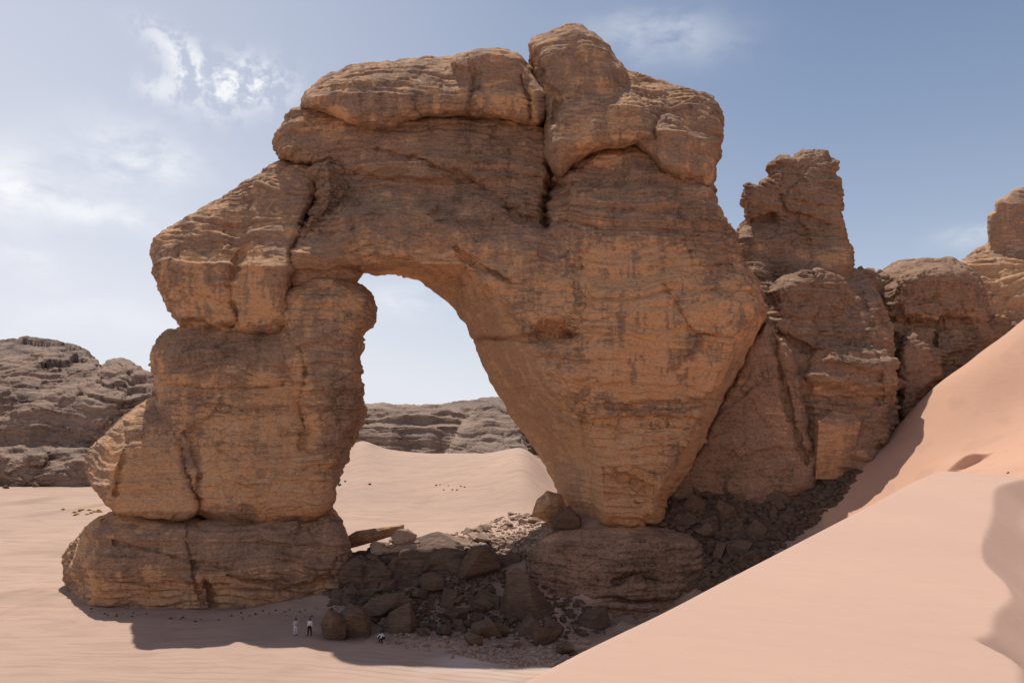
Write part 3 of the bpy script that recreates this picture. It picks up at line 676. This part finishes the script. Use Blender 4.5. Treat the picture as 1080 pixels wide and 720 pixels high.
#@@BOULDERS
# ------------------------------------------------------------------ boulders
import bmesh
def rock_variant(seed, mat, flat=1., sharp=True, n=11, sub=3, rough=.03):
    r = np.random.default_rng(seed); bm = bmesh.new()
    for _ in range(n):
        d = r.normal(size=3); d /= np.linalg.norm(d)
        d = d*(.8+.4*r.random())*np.array([1, .8, 1])
        bm.verts.new((d[0], d[1]*r.uniform(.8, 1), d[2]*flat))
    res = bmesh.ops.convex_hull(bm, input=bm.verts)
    bmesh.ops.delete(bm, geom=[g for g in set(res['geom_interior']+res['geom_unused']) if isinstance(g, bmesh.types.BMVert)], context='VERTS')
    bmesh.ops.bevel(bm, geom=bm.edges[:], offset=.025 if sharp else .14, segments=1 if sharp else 2, affect='EDGES', profile=.6)
    bmesh.ops.triangulate(bm, faces=bm.faces[:])
    for _ in range(sub):
        el = [e for e in bm.edges if e.calc_length() > .18]
        if el: bmesh.ops.subdivide_edges(bm, edges=el, cuts=1, use_grid_fill=False)
        bmesh.ops.triangulate(bm, faces=bm.faces[:])
    co = np.array([v.co[:] for v in bm.verts]); no = np.array([v.normal[:] for v in bm.verts])
    bm.normal_update(); no = np.array([v.normal[:] for v in bm.verts])
    dsp = rough*fbm(co*1.7+seed, 4, seed)+rough*.6*np.abs(fbm(co*np.array([2, 2, 7])+seed, 3, seed+2))
    co = co+no*dsp[:, None]
    for v, c in zip(bm.verts, co): v.co = c
    me = bpy.data.meshes.new('boulder'); bm.to_mesh(me); bm.free()
    for p in me.polygons: p.use_smooth = not sharp
    me.materials.append(mat); return me
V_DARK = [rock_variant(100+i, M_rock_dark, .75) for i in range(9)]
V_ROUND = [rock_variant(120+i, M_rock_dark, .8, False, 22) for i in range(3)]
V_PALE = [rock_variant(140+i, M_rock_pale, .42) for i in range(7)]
V_ARCH = [rock_variant(160+i, M_rock, .7) for i in range(2)]
def put(me, u, v, s, label, group=None, rot=None, sink=.3, name='boulder', cat='boulder', Y=None, scale=(1, 1, 1), zoff=0):
    p = hit(u, v) if Y is None else P(u, v, Y)
    o = bpy.data.objects.new(name, me); COL.objects.link(o)
    o.rotation_euler = rot if rot is not None else (random.uniform(-.4, .4), random.uniform(-.4, .4), random.uniform(0, 6.28))
    o.scale = (s*scale[0], s*scale[1], s*scale[2])
    o.location = (p[0], p[1]+s*.4, p[2]+s*(.6-sink)*scale[2]+zoff if Y is None else p[2])
    tag(o, label, cat, group); return o
# big, recognisable ones
def custom_boulder(name, poly, front, thick, label, seed, R=.9, mat=None, cat='boulder'):
    """angular block hulled from its outline, a nearer broken face and a back"""
    r = np.random.default_rng(seed); bm = bmesh.new(); pl = np.array(poly, float); c = pl.mean(0)
    fy = lambda q: float(np.ravel(front(np.array([q[0]]), np.array([q[1]])))[0]) if callable(front) else front
    org = P(c[0], pl[:, 1].max(), fy(c)+thick/2)
    for q in pl: bm.verts.new(P(q[0], q[1], fy(c)+thick*r.uniform(.3, .55))-org)
    for _ in range(4):
        q = c+(pl[r.integers(len(pl))]-c)*r.uniform(.25, .85); bm.verts.new(P(q[0], q[1], fy(c)+thick*r.uniform(-.05, .22))-org)
    for q in pl[::2]: q2 = c+(q-c)*.8; bm.verts.new(P(q2[0], q2[1], fy(c)+thick)-org)
    res = bmesh.ops.convex_hull(bm, input=bm.verts)
    bmesh.ops.delete(bm, geom=[g for g in set(res['geom_interior']+res['geom_unused']) if isinstance(g, bmesh.types.BMVert)], context='VERTS')
    bmesh.ops.dissolve_limit(bm, angle_limit=.30, verts=bm.verts[:], edges=bm.edges[:])
    bmesh.ops.bevel(bm, geom=bm.edges[:], offset=.05*R, segments=1, affect='EDGES')
    bmesh.ops.triangulate(bm, faces=bm.faces[:])
    for _ in range(4):
        el = [e for e in bm.edges if e.calc_length() > .3]
        if el: bmesh.ops.subdivide_edges(bm, edges=el, cuts=1)
        bmesh.ops.triangulate(bm, faces=bm.faces[:])
    bm.normal_update(); co = np.array([v.co[:] for v in bm.verts]); no = np.array([v.normal[:] for v in bm.verts])
    co = co+no*(.05*fbm(co/1.4+seed, 4, seed)+.05*np.abs(fbm(co*np.array([.7, .7, 2.2])+seed, 3, seed+2)))[:, None]
    for v, q in zip(bm.verts, co): v.co = q
    me = bpy.data.meshes.new(name); bm.to_mesh(me); bm.free()
    for p in me.polygons: p.use_smooth = False
    me.materials.append(mat or M_rock_dark); o = bpy.data.objects.new(name, me); COL.objects.link(o); o.location = org
    tag(o, label, cat); return o
custom_boulder('boulder', [(528, 632), (535, 605), (545, 597), (556, 604), (572, 628), (592, 652), (592, 680), (530, 675), (526, 650)], lambda U, V: 93.5+.05*np.clip(650-V, 0, 60)+.05*np.abs(U-545), 5, 'large pointed dark boulder like a tent leaning on the left end of the pedestal', 40)
custom_boulder('boulder', [(478, 618), (488, 590), (498, 577), (512, 574), (524, 584), (528, 598), (512, 606), (495, 612)], lambda U, V: 99+.06*np.clip(600-V, 0, 40), 4, 'wedge shaped dark boulder tilted high on the ledge above the egg shaped boulder', 41)
custom_boulder('boulder', [(441, 612), (446, 605), (458, 603), (468, 609), (468, 620), (458, 625), (446, 622)], lambda U, V: 97.5+.004*((U-455)**2+(V-614)**2), 3, 'smooth egg shaped boulder alone below the ledge under the opening', 42, R=1.)
custom_boulder('boulder', [(338, 658), (346, 642), (356, 645), (366, 655), (364, 672), (354, 678), (342, 674)], lambda U, V: 86+.003*((U-350)**2+(V-660)**2), 3., 'rounded reddish boulder nearest the two standing people', 43, R=1.1)
custom_boulder('boulder', [(356, 648), (368, 636), (384, 640), (392, 656), (390, 678), (366, 680), (358, 668)], lambda U, V: 86.8+.05*np.clip(660-V, 0, 40), 4, 'hulking dark boulder between the rounded boulder and the crouching person', 44, R=1.)
custom_boulder('boulder', [(402, 662), (410, 646), (432, 634), (440, 655), (438, 676), (408, 676)], lambda U, V: 88+.06*np.clip(655-V, 0, 40)+.04*np.abs(U-425), 4, 'grey angular boulder directly behind the crouching person', 45)
custom_boulder('boulder', [(384, 640), (398, 628), (420, 624), (436, 632), (420, 645), (400, 652), (388, 650)], lambda U, V: 91.5+.05*np.clip(640-V, 0, 40), 4, 'flat topped boulder resting above and behind the crouching person', 46)
custom_boulder('boulder', [(610, 655), (618, 642), (640, 640), (644, 660), (640, 690), (608, 690)], lambda U, V: 93+.04*np.clip(660-V, 0, 40), 4, 'blocky dark boulder just left of where the foreground dune meets the pedestal', 47)
custom_boulder('rock_block', [(858, 440), (878, 433), (901, 437), (908, 446), (904, 470), (893, 505), (860, 505)], lambda U, V: 107.5+.10*np.clip(U-895, 0, 20)+.08*np.clip(440-V, 0, 20), 7, 'squared tan rock block jutting out at the foot of the banded rock tower', 52, mat=M_rock, cat='rock')
custom_boulder('boulder', [(561, 542), (566, 527), (577, 517), (592, 521), (602, 545), (580, 553)], lambda U, V: 106.5, 4, 'brown wedge shaped boulder tucked against the inner foot of the right leg of the arch', 48, mat=M_rock)
custom_boulder('boulder', [(580, 557), (588, 541), (600, 533), (613, 546), (612, 561)], lambda U, V: 104.6, 3, 'small dark boulder squeezed between the wedge shaped one and the foot of the right leg', 53)
custom_boulder('boulder', [(392, 580), (420, 568), (462, 560), (492, 566), (510, 574), (505, 582), (440, 586), (400, 588)], lambda U, V: 104+.10*np.clip(582-V, 0, 40), 3, 'long flat sunlit slab on the crest of the ledge below the opening', 49, R=.6, mat=M_rock_pale, cat='rock slab')
custom_boulder('boulder', [(362, 568), (375, 560), (400, 555), (426, 553), (426, 562), (400, 570), (370, 578)], lambda U, V: 111+.02*np.abs(U-395), 4, 'low reddish brown outcrop behind the ledge beside the left pillar', 50, R=1., mat=M_rock, cat='outcrop')
custom_boulder('boulder', [(412, 566), (418, 558), (430, 557), (440, 564), (438, 573), (416, 574)], lambda U, V: 104.5+.004*((U-426)**2), 2, 'pale rounded boulder on the sunlit crest nearest the left pillar', 51, R=.7, mat=M_rock_pale)

def in_poly(poly):
    p = np.array(poly); lo = p.min(0); hi = p.max(0)
    while True:
        q = lo+(hi-lo)*np.array([random.random(), random.random()])
        if poly_sd(np.array([q[0]]), np.array([q[1]]), poly)[0] > 0: return q
G1 = 'fallen blocks in the shaded talus'
n_ind = 0
zoneA = [(694, 540), (712, 508), (760, 498), (850, 492), (905, 492), (860, 530), (845, 560), (800, 590), (752, 612), (742, 568), (700, 558)]
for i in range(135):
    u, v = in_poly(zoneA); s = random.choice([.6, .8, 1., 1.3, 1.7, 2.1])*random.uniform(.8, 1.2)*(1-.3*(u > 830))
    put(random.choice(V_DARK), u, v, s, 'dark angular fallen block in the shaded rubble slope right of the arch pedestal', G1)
zoneB = [(352, 628), (420, 622), (520, 615), (530, 660), (600, 678), (620, 700), (560, 692), (440, 672), (400, 650)]
for i in range(50):
    u, v = in_poly(zoneB); s = random.choice([.5, .7, .9, 1.3, 1.9])*random.uniform(.8, 1.2)
    put(random.choice(V_DARK), u, v, s, 'dark broken rock in the shaded rubble below the ledge under the opening', 'broken rocks below the ledge')
zoneC = [(398, 570), (470, 566), (520, 548), (560, 537), (602, 545), (600, 556), (545, 572), (500, 582), (410, 584)]
for i in range(62):
    u, v = in_poly(zoneC); s = random.choice([.5, .7, 1.0, 1.4, 2.0])*random.uniform(.8, 1.2)
    yy = None
    if i % 3 == 0: u = random.uniform(388, 515); yy = random.uniform(103.4, 108); v = random.uniform(569, 580)-.7*(yy-103); s *= .8
    put(random.choice(V_PALE), u, v, s, 'pale flat sunlit rock on the crest between the two feet of the arch', 'sunlit slabs on the crest', name='boulder', Y=yy)
zoneD = [(340, 625), (372, 600), (440, 600), (480, 625), (430, 640), (380, 650)]
for i in range(18):
    u, v = in_poly(zoneD); s = random.uniform(.7, 1.7)
    put(random.choice(V_DARK), u, v, s, 'dark heaped block between the left foot of the arch and the egg shaped boulder', 'blocks heaped by the left foot')
for (u, v, s, l) in [(36, 514, 2.2, 'low dark boulder on the plain at the foot of the left cliff'), (72, 512, 2.6, 'grey upright boulder on the plain closest to the side buttress of the arch'),
                     (5, 516, 1.6, 'small boulder below the cliff at the left edge of the picture'), (484, 690, .55, 'small tan stone on the pale sand at the left end of the gravel patch'), (476, 694, .4, 'smallest flat stone beside the tan stone on the pale sand')]:
    put(random.choice(V_DARK if v < 600 else V_PALE), u, v, s, l, sink=.35, cat='boulder' if v < 600 else 'stone', name='boulder' if v < 600 else 'stone')
for i in range(14):
    u = random.uniform(-5, 108); put(random.choice(V_DARK), u, 507+random.uniform(-1, 4), random.uniform(.8, 2.4), 'grey fallen rock in the row of debris along the foot of the left cliff', 'debris below the left cliff')

# gravel: countless small stones, one object
def scatter_mesh(name, spots, mat, label, cat):
    ico = []
    bm = bmesh.new(); bmesh.ops.create_icosphere(bm, subdivisions=1, radius=1)
    V = np.array([v.co[:] for v in bm.verts]); Fc = np.array([[v.index for v in f.verts] for f in bm.faces]); bm.free()
    vs, fs = [], []; r = np.random.default_rng(5)
    for k, (p, s) in enumerate(spots):
        j = V*(1+.3*r.normal(size=V.shape)*.6)*np.array([1, r.uniform(.6, 1), r.uniform(.4, .8)])*s
        a = r.uniform(0, 6.28); R = np.array([[math.cos(a), -math.sin(a), 0], [math.sin(a), math.cos(a), 0], [0, 0, 1]])
        vs.append(j@R.T+p+np.array([0, 0, s*.25])); fs.append(Fc+k*len(V))
    o = make_mesh(name, np.concatenate(vs), np.concatenate(fs), mat, None, False)
    tag(o, label, cat, kind='stuff'); return o
def gspots(n, poly, lo, hi, Y=None):
    out = []; p = np.array(poly)
    us = np.array([in_poly(poly) for _ in range(n)])
    for u, v in us:
        out.append((hit(u, v, 60, 130), lo*(hi/lo)**(random.random()**1.8)))
    return out
sp1 = gspots(900, [(440, 640), (530, 640), (620, 672), (640, 690), (600, 705), (540, 700), (470, 690), (400, 680)], .08, .45)
sp1 += gspots(1000, [(470, 688), (520, 680), (620, 684), (600, 702), (540, 704)], .06, .3)
scatter_mesh('gravel', sp1, M_rock_dark if False else M_rock_pale, 'loose gravel and small stones spread below the rubble under the opening', 'gravel')
sp2 = gspots(3600, [(690, 552), (700, 515), (760, 498), (850, 492), (915, 490), (885, 530), (850, 560), (790, 600), (740, 625), (736, 570)], .18, .95)
sp2 += gspots(1500, [(345, 615), (520, 596), (620, 640), (640, 668), (560, 676), (430, 664), (345, 655)], .12, .7)
sp2 += gspots(60, [(80, 640), (200, 648), (345, 640), (345, 650), (200, 656), (95, 650)], .06, .28)
scatter_mesh('rubble', sp2, M_rock_dark, 'dark small rubble filling the shaded slope between the larger blocks', 'rubble')
sp3 = gspots(1800, [(395, 580), (470, 566), (540, 542), (600, 540), (604, 556), (560, 585), (500, 590)], .12, .6)
scatter_mesh('rubble', sp3, M_rock_pale, 'pale small rubble filling the sunlit crest between the flat slabs', 'rubble')

# ------------------------------------------------------------------ plants
def plain(name, c, rough=.9):
    m, t, b = base_mat(name, rough); g = t.n.new('ShaderNodeTexCoord').outputs['Object']
    n = t.noise(g, 6, 4); c2 = tuple(x*.6 for x in c)
    t.l.new(t.mix(n, c, c2), b.inputs['Base Color']); return m
M_leaf = plain('dusty_leaf', (.10, .095, .06)); M_dry = plain('dry_grass', (.62, .42, .13)); M_wood = plain('twig', (.12, .08, .05))
def tuft(seed, mat, n, r, h):
    rr = np.random.default_rng(seed); vs = []; fs = []
    for k in range(n):
        a = rr.uniform(0, 6.28); e = rr.uniform(.15, 1.3); L = h*rr.uniform(.6, 1.1)
        d = np.array([math.cos(a)*math.cos(e)*r/h, math.sin(a)*math.cos(e)*r/h, math.sin(e)])*L
        b0 = np.array([math.cos(a), math.sin(a), 0])*r*.15*rr.random(); s = np.array([-math.sin(a), math.cos(a), 0])*.04*h
        m = b0+d*.55+np.array([0, 0, .1*h]); i = len(vs)
        vs += [b0-s, b0+s, m+s*1.4, m-s*1.4, b0+d+s*.3, b0+d-s*.3]; fs += [(i, i+1, i+2, i+3), (i+3, i+2, i+4, i+5)]
    o = make_mesh('leaves', np.array(vs), np.array(fs), mat, None, False); me = o.data; bpy.data.objects.remove(o); return me
T1 = [tuft(1, M_leaf, 260, 1., 1.), tuft(2, M_leaf, 200, 1.1, .9)]; T2 = [tuft(3, M_dry, 150, 1., .7), tuft(4, M_dry, 120, 1.2, .6)]
def plant(me, u, v, s, name, label, group):
    p = hit(u, v, 55); o = bpy.data.objects.new(name, me); COL.objects.link(o); o.location = p; s *= .55; o.scale = (s, s, s*.8); o.rotation_euler = (0, 0, random.uniform(0, 6))
    tag(o, label, 'shrub' if name == 'shrub' else 'grass tuft', group)
for u, v, s, l in [(358, 512, 1.6, 'largest dark shrub on the sand beside the left pillar, seen through the opening'), (364, 508, 1.1, 'dark shrub just behind the largest one beside the left pillar'), (390, 511, 1.1, 'lone small shrub in the middle of the sand behind the arch'), (460, 512, .8, 'dark shrub at the left of the line of tiny shrubs behind the arch')]:
    plant(T1[0], u, v, s, 'shrub', l, 'shrubs on the sand behind the arch')
for u in (464, 468, 473, 477, 482, 486, 490):
    plant(T1[1], u, 514+random.uniform(-3, 3), random.uniform(.5, .8), 'shrub', 'tiny dark shrub in the line of tiny shrubs on the sand behind the arch', 'line of tiny shrubs behind the arch')
for i in range(18):
    plant(random.choice(T2), random.uniform(60, 108), 540+random.gauss(0, 1.5), random.uniform(1., 2.), 'grass_tuft', 'yellow dry grass tuft on the plain left of the arch', 'dry grass tufts left of the arch')
for u, v in [(1024, 372+60), (1050, 478), (1062, 478), (1064, 500), (1016, 390)]:
    p = hit(u, v); o = bpy.data.objects.new('stone', random.choice(V_DARK)); COL.objects.link(o); o.location = p+np.array([0, 0, .1]); o.scale = (.22, .22, .2)
    tag(o, 'tiny dark stone lying on the big sunlit dune at the right', 'stone', 'stones on the right dune')

# ------------------------------------------------------------------ people
M_skin = plain('skin', (.16, .085, .055), .6); M_white = plain('white_cotton', (.78, .74, .74)); M_dark = plain('dark_cotton', (.035, .022, .018)); M_hair = plain('hair', (.012, .009, .008)); M_shoe = plain('leather', (.05, .03, .02)); M_lilac = plain('pale_cotton', (.60, .54, .58))
def caps_mesh(caps, res=.018, k=.03):
    pts = np.array([c[0] for c in caps]+[c[1] for c in caps]); rmax = max(max(c[2], c[3]) for c in caps)
    lo = pts.min(0)-rmax-.06; hi = pts.max(0)+rmax+.06
    ax = [np.arange(lo[i], hi[i], res) for i in range(3)]
    X, Y, Z = np.meshgrid(*ax, indexing='ij'); acc = None
    for a, b, r0, r1 in caps:
        a = np.array(a, float); b = np.array(b, float); d = b-a; L = d@d+1e-9
        t = np.clip(((X-a[0])*d[0]+(Y-a[1])*d[1]+(Z-a[2])*d[2])/L, 0, 1)
        o = r0+(r1-r0)*t-np.sqrt((X-a[0]-t*d[0])**2+(Y-a[1]-t*d[1])**2+(Z-a[2]-t*d[2])**2)
        acc = o if acc is None else smax(acc, o, k if max(r0, r1) > .025 else .006)
    acc[0] = acc[-1] = -1; acc[:, 0] = acc[:, -1] = -1; acc[:, :, 0] = acc[:, :, -1] = -1
    v, f = surface_nets(acc); return v*res+lo, f
def hand(w, d, s):
    """palm, four bent fingers of different length, thumb from the side"""
    w = np.array(w, float); d = np.array(d, float)/np.linalg.norm(d); side = np.cross(d, [0, 0, 1.]); 
    if np.linalg.norm(side) < .2: side = np.array([0, 1., 0])
    side /= np.linalg.norm(side); nrm = np.cross(side, d)
    out = [(w, w+d*.08, .026, .032)]
    for q, L in ((-.027, .062), (-.009, .075), (.009, .070), (.027, .055)):
        b0 = w+d*.085+side*q; m = b0+d*L*.5+side*q*.1; out += [(b0, m, .0095, .009), (m, m+d*L*.45+nrm*.015*s, .009, .008)]
    t0 = w+d*.025+side*-.03; t1 = t0+d*.03-side*.025; out += [(t0, t1, .012, .011), (t1, t1+d*.03, .010, .009)]
    return out
def head(c, fwd):
    c = np.array(c, float); f = np.array(fwd, float); s = np.cross(f, [0, 0, 1.])
    up = np.array([0, 0, 1.])
    return [(c+up*.02, c-f*.02+up*.04, .095, .095), (c-up*.05+f*.02, c-up*.075+f*.035, .07, .05), (c+f*.085+up*.01, c+f*.112-up*.02, .014, .017),
            (c+f*.08-up*.058-s*.018, c+f*.08-up*.058+s*.018, .014, .014), (c+s*.095, c+s*.098-up*.03, .018, .014), (c-s*.095, c-s*.098-up*.03, .018, .014),
            (c+f*.084+s*.035+up*.02, c+f*.085+s*.035+up*.02, .013, .013), (c+f*.084-s*.035+up*.02, c+f*.085-s*.035+up*.02, .013, .013)]
def person(p, rz, label, J, top, bottom, scale=1.):
    e = empty('person', p); e.rotation_euler = (0, 0, rz); e.scale = (scale,)*3
    tag(e, label, 'person')
    def ob(name, caps, mat, res=.02, k=.03):
        v, f = caps_mesh(caps, res, k); me = bpy.data.meshes.new(name); o = make_mesh(name, v, f, mat); o.parent = e; return o
    hc = np.array(J['head']); nk = np.array(J['neck']); pel = np.array(J['pelvis']); ch = np.array(J['chest']); fw = J['fwd']
    body = head(hc, fw)+[(hc-np.array([0, 0, .06]), nk, .05, .058), (nk, ch, .07, .13), (ch, pel, .13, .13)]
    cl_top = [(ch+np.array([0, 0, .02]), pel, .155, .150), (ch+(nk-ch)*.6, ch, .10, .15)]; cl_bot = [(pel+np.array([0, 0, .04]), pel-np.array([0, 0, .06]), .155, .15)]
    for sh, el, wr in J['arms']:
        sh, el, wr = map(np.array, (sh, el, wr)); body += [(ch+(nk-ch)*.5, sh, .07, .055), (sh, el, .05, .038), (el, wr, .038, .025)]+hand(wr, wr-el, 1)
        cl_top += [(ch+(nk-ch)*.4, sh, .09, .075), (sh, el, .07, .06), (el, el+(wr-el)*.75, .058, .05)]
    for hp, kn, an, toe in J['legs']:
        hp, kn, an, toe = map(np.array, (hp, kn, an, toe)); body += [(hp, kn, .085, .055), (kn, an, .055, .036), (an, toe, .045, .035)]
        cl_bot += [(hp, kn, .115, .078), (kn, kn+(an-kn)*.92, .078, .062)]
    ob('body', body, M_skin, .0125, .025); ob('shirt', cl_top, top); ob('trousers', cl_bot, bottom)
    ob('hair', [(hc+np.array([0, 0, .045])-np.array(fw)*.02, hc+np.array([0, 0, .04])-np.array(fw)*.05, .102, .092), (hc-np.array(fw)*.07, hc-np.array(fw)*.06-np.array([0, 0, .05]), .06, .05)], M_hair)
    for hp, kn, an, toe in J['legs']:
        ob('shoe', [(np.array(an)-np.array([0, 0, .045]), toe, .05, .045)], M_shoe)
def stand(arm):
    return dict(head=(0, -.02, 1.66), neck=(0, 0, 1.50), chest=(0, .0, 1.32), pelvis=(0, 0, .98), fwd=(0, -1, 0),
        arms=arm, legs=[((.09, 0, .92), (.10, -.02, .50), (.11, .02, .09), (.13, -.15, .04)), ((-.09, 0, .92), (-.12, -.03, .50), (-.14, .02, .09), (-.17, -.14, .04))])
armsA = [((.20, 0, 1.43), (.27, .05, 1.15), (.14, -.16, 1.10)), ((-.20, 0, 1.43), (-.27, .05, 1.15), (-.12, -.18, 1.12))]
armsB = [((.20, 0, 1.43), (.25, .02, 1.14), (.26, -.06, .90)), ((-.20, 0, 1.43), (-.25, .03, 1.14), (-.26, -.04, .90))]
def foot(u, v):
    q = hit(u, v); return (q[0], q[1], q[2])
person(foot(311.5, 670), .6, 'left one of the two standing people, dressed all in white with bent arms', stand(armsA), M_lilac, M_white, 1.0)
jb = stand(armsB); jb['legs'] = [((.09, 0, .92), (.16, -.02, .50), (.20, .02, .09), (.22, -.15, .04)), ((-.09, 0, .92), (-.15, -.03, .50), (-.20, .02, .09), (-.23, -.14, .04))]
person(foot(326.5, 670), -.3, 'standing person in a white top and dark trousers nearest the boulders', jb, M_white, M_dark, 1.02)
js = dict(head=(0, -.30, .98), neck=(0, -.22, .85), chest=(0, -.12, .70), pelvis=(0, .12, .40), fwd=(0, -.95, -.1),
     arms=[((.19, -.14, .78), (.26, -.38, .58), (.16, -.58, .48)), ((-.19, -.14, .78), (-.26, -.38, .58), (-.16, -.58, .46))],
     legs=[((.10, .08, .38), (.16, -.36, .55), (.14, -.18, .09), (.16, -.36, .04)), ((-.10, .08, .38), (-.18, -.36, .52), (-.15, -.20, .09), (-.18, -.38, .04))])
person(foot(403.5, 677), -.7, 'person crouching in a white shirt and dark trousers in front of a grey boulder', js, M_white, M_dark, 1.05)

#@@LIGHT
# ------------------------------------------------------------------ light and sky
SUN_EL = math.radians(68.5); SUN_AZ = math.radians(-25)       # azimuth from +Y towards +X: behind the arch, to the left
sd = Vector((math.sin(SUN_AZ)*math.cos(SUN_EL), math.cos(SUN_AZ)*math.cos(SUN_EL), math.sin(SUN_EL)))
sl = bpy.data.lights.new('sun', 'SUN'); sl.energy = 4.2; sl.angle = math.radians(.53); sl.color = (1, .955, .89)
so = bpy.data.objects.new('sun', sl); COL.objects.link(so); so.rotation_euler = sd.to_track_quat('Z', 'Y').to_euler(); so.location = (0, 0, 200)
w = bpy.data.worlds.new('World'); scene.world = w; w.use_nodes = True
t = NT(w); bg = t.n['Background']
sky = t.n.new('ShaderNodeTexSky'); sky.sky_type = 'NISHITA'; sky.sun_disc = False
sky.sun_elevation = SUN_EL; sky.sun_rotation = SUN_AZ; sky.altitude = 600; sky.air_density = 1.0; sky.dust_density = .9; sky.ozone_density = 1.3
tc = t.n.new('ShaderNodeTexCoord').outputs['Generated']
def dirv(u, v):
    q = P(u, v, 1.)-np.array([0, 0, CZ]); return q/np.linalg.norm(q)
cf = None
wd = t.n.new('ShaderNodeVectorMath'); wd.operation = 'SUBTRACT'; nz = t.n.new('ShaderNodeTexNoise'); t.l.new(tc, nz.inputs['Vector']); nz.inputs['Scale'].default_value = 9; nz.inputs['Detail'].default_value = 5
s2 = t.n.new('ShaderNodeVectorMath'); s2.operation = 'SCALE'; t.l.new(nz.outputs['Color'], s2.inputs[0]); s2.inputs['Scale'].default_value = .05
wd.operation = 'ADD'; t.l.new(tc, wd.inputs[0]); t.l.new(s2.outputs[0], wd.inputs[1])
off = np.array([.025]*3)
puff = t.ramp(t.noise(wd.outputs[0], 46, 7, .6), .40, .60)
wisp = t.ramp(t.noise(t.stretch(wd.outputs[0], (1, 1, 2.2)), 11, 6, .6), .28, .62)
# (u,v,half width px, half height px, tilt, strength, texture)
for (u, v, a, b, tilt, k, tx) in [(200, 72, 26, 20, 0, .8, puff), (250, 98, 42, 24, -.25, .85, puff), (168, 92, 26, 12, 0, .5, puff), (180, 45, 36, 14, .4, .5, puff), (262, 82, 40, 18, .0, .5, puff), (140, 172, 66, 28, .05, .8, wisp), (100, 222, 95, 17, .22, .75, wisp), (10, 195, 50, 40, .2, .7, wisp), (30, 272, 44, 15, .1, .5, wisp),
                                  (440, 316, 45, 20, 0, .5, wisp), (695, 36, 75, 30, .1, .42, wisp), (1025, 250, 40, 13, -.1, .4, wisp), (70, 330, 170, 26, .05, .28, wisp), (130, 140, 60, 24, .2, .3, wisp)]:
    c = dirv(u, v); ex = dirv(u+a*math.cos(tilt), v+a*math.sin(tilt))-c; ey = dirv(u-b*math.sin(tilt), v+b*math.cos(tilt))-c
    c2 = c+off
    def dotn(vec, wv):
        n = t.n.new('ShaderNodeVectorMath'); n.operation = 'DOT_PRODUCT'; t.l.new(vec, n.inputs[0]); n.inputs[1].default_value = wv; return n.outputs['Value']
    sx = t.math('SUBTRACT', dotn(wd.outputs[0], tuple(ex/(ex@ex))), float(c2@ex/(ex@ex))); sy = t.math('SUBTRACT', dotn(wd.outputs[0], tuple(ey/(ey@ey))), float(c2@ey/(ey@ey)))
    r2 = t.math('ADD', t.math('MULTIPLY', sx, sx), t.math('MULTIPLY', sy, sy))
    e = t.math('POWER', 2.718, t.math('MULTIPLY', r2, -1.)); e = t.math('MULTIPLY', e, k)
    front = t.math('GREATER_THAN', dotn(tc, (0, 1, 0)), 0)
    e = t.math('MULTIPLY', t.math('MULTIPLY', e, tx), front)
    cf = e if cf is None else t.math('ADD', cf, e)
cf = t.math('MINIMUM', cf, .9)
# desert dust: a pale veil, thicker low down and to the left
sx_ = t.n.new('ShaderNodeSeparateXYZ'); t.l.new(tc, sx_.inputs[0])
low = t.math('POWER', 2.718, t.math('MULTIPLY', t.math('MAXIMUM', sx_.outputs[2], 0.), -5.2))
lft = t.math('MULTIPLY', t.ramp(sx_.outputs[0], .40, -.70), t.ramp(sx_.outputs[2], .78, .5))  # veil cut off towards the unseen zenith to lessen sky fill
veil = t.math('MINIMUM', t.math('ADD', t.math('MULTIPLY', low, .85), t.math('MULTIPLY', lft, .58)), .92)
hz_ = t.mix(veil, sky.outputs[0], (8.9, 9.05, 9.9, 1))
col = t.mix(cf, hz_, (10.8, 10.9, 11.2, 1))
t.l.new(col, bg.inputs[0]); bg.inputs['Strength'].default_value = .090

HAZE = False
if HAZE:
    bm = bmesh.new(); bmesh.ops.create_cube(bm, size=1); me = bpy.data.meshes.new('haze'); bm.to_mesh(me); bm.free()
    hz = bpy.data.objects.new('haze', me); COL.objects.link(hz); hz.scale = (12200, 9800, 140); hz.location = (0, 4200, 67)
    m = bpy.data.materials.new('air'); m.use_nodes = True; m.node_tree.nodes.clear(); nt = m.node_tree
    o_ = nt.nodes.new('ShaderNodeOutputMaterial'); pv = nt.nodes.new('ShaderNodeVolumePrincipled'); pv.inputs['Color'].default_value = (.90, .88, .87, 1); pv.inputs['Density'].default_value = .00013; pv.inputs['Anisotropy'].default_value = .2
    nt.links.new(pv.outputs[0], o_.inputs['Volume']); me.materials.append(m); tag(hz, kind='stuff')

vs = scene.view_settings; vs.view_transform = 'Standard'; vs.look = 'None'; vs.exposure = 0.; vs.gamma = 1; vs.use_curve_mapping = False
scene.render.engine = 'CYCLES'
scene.cycles.max_bounces = 8; scene.cycles.diffuse_bounces = 5
